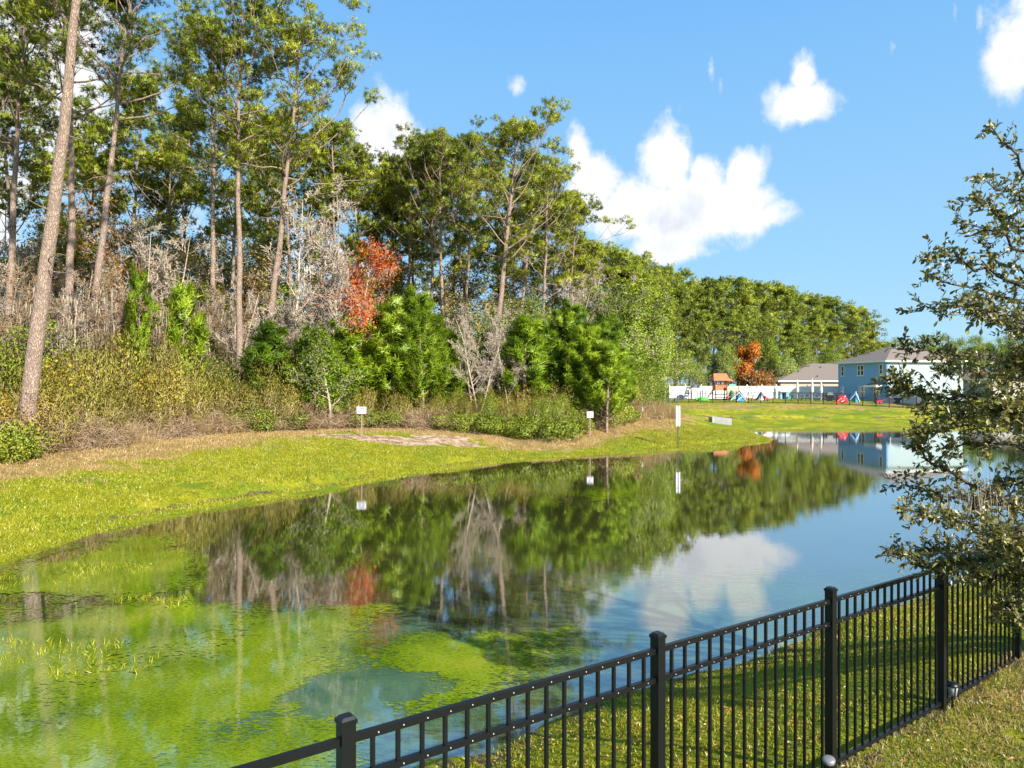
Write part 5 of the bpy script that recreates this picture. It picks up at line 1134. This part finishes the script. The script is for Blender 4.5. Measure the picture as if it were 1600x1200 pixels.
part('stripe', gp(lambda g: [g.bar((-.62, -.3, .25), (-.3, -.60, .55), .1), g.bar((-.35, -.6, .15), (.0, -.66, .3), .07), g.bar((.1, -.5, .72), (.3, -.3, .86), .08)]), M['white'], r)
r = thing('toddler_slide', 'pale blue and white toddler slide beside the blue house wall', 'slide', at(1334, 82.5))
part('slide', gp(lambda g: g.add([(-.8, -.3, .05), (-.8, .3, .05), (.1, .3, 1.15), (.1, -.3, 1.15), (-.8, -.3, 0), (-.8, .3, 0), (.1, .3, 1.0), (.1, -.3, 1.0)], [(0, 1, 2, 3), (7, 6, 5, 4), (1, 0, 4, 5), (3, 2, 6, 7), (2, 1, 5, 6), (0, 3, 7, 4)])), M['sky'], r)
part('side', gp(lambda g: g.box((.3, 0, .5), (.5, .6, 1.0), 0, .6)), M['bblue'], r); part('rail', gp(lambda g: [g.bar((.1, -.32, 1.1), (.55, -.36, .05), .07), g.bar((.1, -.32, 1.1), (.1, -.32, 1.3), .06)]), M['white'], r)
r = thing('garden_sofa', 'long navy garden sofa at the corner of the blue house', 'sofa', at(1386, 80))
part('seat', gp(lambda g: g.box((0, 0, .22), (2.6, .7, .36))), M['navy'], r); part('backrest', gp(lambda g: g.box((0, .3, .5), (2.6, .15, .3))), M['navy'], r)
for sx in (-1.25, 1.25): part('armrest', gp(lambda g: g.box((sx, 0, .45), (.14, .7, .3))), M['navy'], r)
r = thing('toy_wagon', 'small red wagon in front of the navy sofa', 'toy', at(1373, 78.8))
part('tub', gp(lambda g: g.box((0, 0, .28), (.6, .35, .2), 0, 1.1)), M['redp'], r); part('handle', gp(lambda g: g.bar((.3, 0, .25), (.7, 0, .55), .03)), M['slate'], r)
for sx in (-.2, .2): part('wheel', gp(lambda g: g.tube([(sx, -.2, .1), (sx, .2, .1)], .1, 8)), M['slate'], r)
r = thing('trailer', 'low pale flatbed at the left end of the white fence by the woods', 'trailer', at(1051, 84))
part('bed', gp(lambda g: g.box((0, 0, .5), (1.5, .8, .12))), M['grey'], r)
for sx in (-.4, .4): part('wheel', gp(lambda g: g.tube([(sx, -.45, .22), (sx, .45, .22)], .22, 10)), M['slate'], r)
x, y, z = at(1482, 140); r = thing('utility_pole', 'thin utility pole rising above the far trees, beside the oak branches', 'utility pole', (x, y, z))
part('pole', gp(lambda g: g.tube([(0, 0, 0), (0, 0, 11.8)], .13, 8)), M['darkpost'], r); part('crossarm', gp(lambda g: g.box((0, 0, 11.2), (1.6, .1, .12))), M['darkpost'], r)

# ------------------------------------------------------------------ the oak at the right
def P3(px, py, D): return np.array(((px-800)/F*D, D, CAMZ+(600-py)/F*D))
TB = np.array((7.0, 6.3)); zt = gz(*TB)
oak = thing('oak_tree', 'oak with sparse leathery leaves reaching in from the right over the fence', 'oak tree', (TB[0], TB[1], zt)); base = np.array((TB[0], TB[1], zt))
wood = Geo(); lf = Geo()
tp = curve((0, 0, -.2), (-.05, 0, 1), 6.2, 10, (0, 0, .02), .05); wood.tube(tp, np.linspace(.17, .05, 10), 10)
mains = [([(1690, 420), (1630, 320), (1585, 245), (1546, 196)], 5.6, .5), ([(1690, 420), (1630, 330), (1580, 300), (1528, 280)], 6.0, .8), ([(1690, 430), (1620, 360), (1570, 350), (1520, 310)], 5.2, .9),
 ([(1700, 450), (1620, 400), (1560, 370), (1497, 340)], 5.8, .8), ([(1700, 470), (1620, 430), (1560, 410), (1535, 378)], 6.4, .7), ([(1700, 500), (1630, 460), (1560, 430), (1500, 400), (1452, 402)], 5.8, 1.1), ([(1700, 520), (1610, 480), (1530, 455), (1445, 430)], 6.3, 1.1),
 ([(1700, 540), (1610, 510), (1520, 480), (1418, 490)], 5.7, 1.0), ([(1700, 560), (1620, 530), (1560, 500), (1500, 470)], 5.2, 1.1), ([(1700, 590), (1620, 570), (1540, 550), (1470, 560), (1412, 545)], 5.9, 1.0), ([(1700, 610), (1620, 600), (1540, 585), (1460, 580)], 6.5, 1.2), ([(1700, 640), (1600, 625), (1500, 620), (1430, 615), (1397, 598)], 5.6, 1.1),
 ([(1700, 660), (1600, 650), (1520, 650), (1440, 640)], 6.2, 1.3), ([(1700, 700), (1600, 670), (1500, 665), (1428, 680)], 5.4, 1.1), ([(1700, 740), (1610, 700), (1530, 690), (1470, 700)], 6.0, .8), ([(1700, 800), (1600, 790), (1510, 760), (1450, 715), (1430, 690)], 5.6, .7),
 ([(1700, 820), (1610, 800), (1500, 785), (1400, 752)], 5.9, .9), ([(1700, 840), (1610, 825), (1510, 820), (1410, 795)], 5.3, 1.1), ([(1700, 860), (1610, 850), (1500, 850), (1392, 868)], 5.7, 1.2), ([(1700, 880), (1620, 870), (1540, 870), (1430, 880)], 5.2, 1.3), ([(1700, 890), (1630, 890), (1570, 905), (1500, 890)], 5.6, 1.4),
 ([(1700, 900), (1640, 910), (1590, 940), (1560, 955)], 5.9, 1.3), ([(1700, 900), (1650, 930), (1620, 970), (1590, 975)], 5.4, 1.3), ([(1700, 760), (1640, 750), (1570, 760), (1520, 790)], 6.2, 1.3), ([(1700, 620), (1640, 640), (1590, 650), (1550, 640)], 5.0, 1.3), ([(1700, 560), (1650, 560), (1600, 560), (1560, 590)], 5.1, 1.3), ([(1700, 840), (1650, 850), (1600, 870), (1550, 830)], 4.9, 1.2), ([(1700, 800), (1650, 830), (1590, 850), (1530, 860)], 6.3, 1.4)]
twA, twB, tr0, tr1 = [], [], [], []; LP, LD = [], []
for pts, D, dens_ in mains:
    q = np.array([P3(a, b, D+.45*(len(pts)-1-i)*rng.uniform(-.4, .6)) for i, (a, b) in enumerate(pts)])-base
    hsrc = min(max(q[0][2]-.5, 1.2), 5.8); s0 = np.array([np.interp(hsrc/6.2*9, np.arange(10), tp[:, c]) for c in range(3)])
    pl = np.vstack([s0, (s0+q[0])/2+np.array((0, 0, .1)), q]); u = np.linspace(0, len(pl)-1, 22); pl = np.stack([np.interp(u, np.arange(len(pl)), pl[:, c]) for c in range(3)], 1)
    for _ in range(2): pl[1:-1] = (pl[:-2]+2*pl[1:-1]+pl[2:])/4
    pl[1:-1] += rng.normal(size=pl[1:-1].shape)*.018
    wood.tube(pl, np.linspace(.034, .0035, 22), 5, False)
    # leaves along the last part, twigs with leaves
    Ltot = np.linalg.norm(np.diff(pl, axis=0), axis=1).sum()
    for i in range(int(Ltot*(34 if pts[-1][1] > 560 else 21)*dens_)):
        f = rng.uniform(.30, 1)**.9; o_ = np.array([np.interp(f*21, np.arange(22), pl[:, c]) for c in range(3)]); ax = unit(pl[min(int(f*21)+1, 21)]-pl[min(int(f*21), 20)])
        d = unit(ax*.55+rng.normal(size=3)*.6+np.array((0, 0, .12))); l = rng.uniform(.07, .30)*(1.15-f*.55); c = curve(o_, d, l, 4, (0, 0, .4), .2)
        twA += list(c[:-1]); twB += list(c[1:]); tr0 += [.0032, .0026, .002]; tr1 += [.0026, .002, .0013]
        m = int(rng.integers(5, 10)); ff = rng.uniform(.25, 1, m); pp = np.stack([np.interp(ff*3, np.arange(4), c[:, k]) for k in range(3)], 1)
        LP.append(pp); LD.append(unit(d*.7+rng.normal(size=(m, 3))*.75))
    m = 14; ff = np.linspace(.78, 1, m); pp = np.stack([np.interp(ff*21, np.arange(22), pl[:, k]) for k in range(3)], 1); LP.append(pp); LD.append(unit(unit(pl[-1]-pl[-4])*.6+rng.normal(size=(m, 3))*.6))
# further branches outside the picture so that the tree is whole
for i in range(9):
    f = rng.uniform(.5, 1); s0 = np.array([np.interp(f*9, np.arange(10), tp[:, c]) for c in range(3)]); a = rng.uniform(-1.9, 1.9)
    pl = curve(s0, (math.cos(a), math.sin(a), .5), rng.uniform(1.6, 2.8), 8, (0, 0, .05), .12); wood.tube(pl, np.linspace(.035, .006, 8), 5, False)
    m = 90; ff = rng.uniform(.3, 1, m); pp = np.stack([np.interp(ff*7, np.arange(8), pl[:, k]) for k in range(3)], 1); e = pp+rng.normal(size=(m, 3))*.16
    twA += list(pp); twB += list(e); tr0 += [.003]*m; tr1 += [.0015]*m
    LP += [e, e+rng.normal(size=e.shape)*.03, (e+pp)/2]; LD += [rnd_dirs(m), rnd_dirs(m), rnd_dirs(m)]
wood.segs(twA, twB, np.array(tr0), np.array(tr1), 3)
LP = np.concatenate(LP); LD = np.concatenate(LD); nL = len(LP)
# oak leaf: six-cornered, slightly cupped
Ls = .056*rng.uniform(.55, 1.2, nL); Ws = Ls*rng.uniform(.34, .5, nL)
nr = unit(rng.normal(size=(nL, 3))*.8+np.array((0, 0, .8))); sd = unit(np.cross(LD, nr)); upv = np.cross(sd, LD)
def lp(u, v, h): return LP+LD*(Ls*u)[:, None]+sd*(Ws*v)[:, None]+upv*(Ls*h)[:, None]
V = np.stack([lp(0, 0, 0), lp(.3, -.36, .07), lp(.68, -.5, .04), lp(1, 0, -.06), lp(.68, .5, .04), lp(.3, .36, .07), lp(.5, 0, -.03)], 1).reshape(-1, 3); i = (np.arange(nL)*7)[:, None]
T6 = np.concatenate([np.stack([i[:, 0]+a, i[:, 0]+b, i[:, 0]+6], 1) for a, b in ((0, 1), (1, 2), (2, 3), (3, 4), (4, 5), (5, 0))]); lf.add(V, None, T6)
part('trunk', wood, M['oakbark'], oak, True); part('leaves', lf, M['oakleaf'], oak, kind='stuff')
print('oak leaves', nL)
mg = strands(Geo(), np.array([P3(rng.uniform(1475, 1570), rng.uniform(740, 800), 5.9)-base for _ in range(40)]), 26, .30, .004); part('moss', mg, M['moss'], oak, kind='stuff')

# drop prototypes that were never placed
for p_ in list(protos)+fp+bareP+hw+yp+rus+[s for l in S.values() for s in l]:
    if p_.name not in used:
        for ch in list(p_.children): bpy.data.objects.remove(ch)
        bpy.data.objects.remove(p_)

# things that share a description are told apart by their order
shared = {}
for o in COL.objects:
    if o.parent is None and 'category' in o: shared.setdefault(o['label'], []).append(o)
ORD = ['first', 'second', 'third', 'fourth', 'fifth', 'sixth', 'seventh', 'eighth', 'ninth', 'tenth', 'eleventh', 'twelfth', 'thirteenth', 'fourteenth']
for lab, l in shared.items():
    if 1 < len(l) <= 14:
        for i, o in enumerate(sorted(l, key=lambda q: q.location.x/max(q.location.y, 1))): o['label'] = ORD[i]+' from left: '+lab
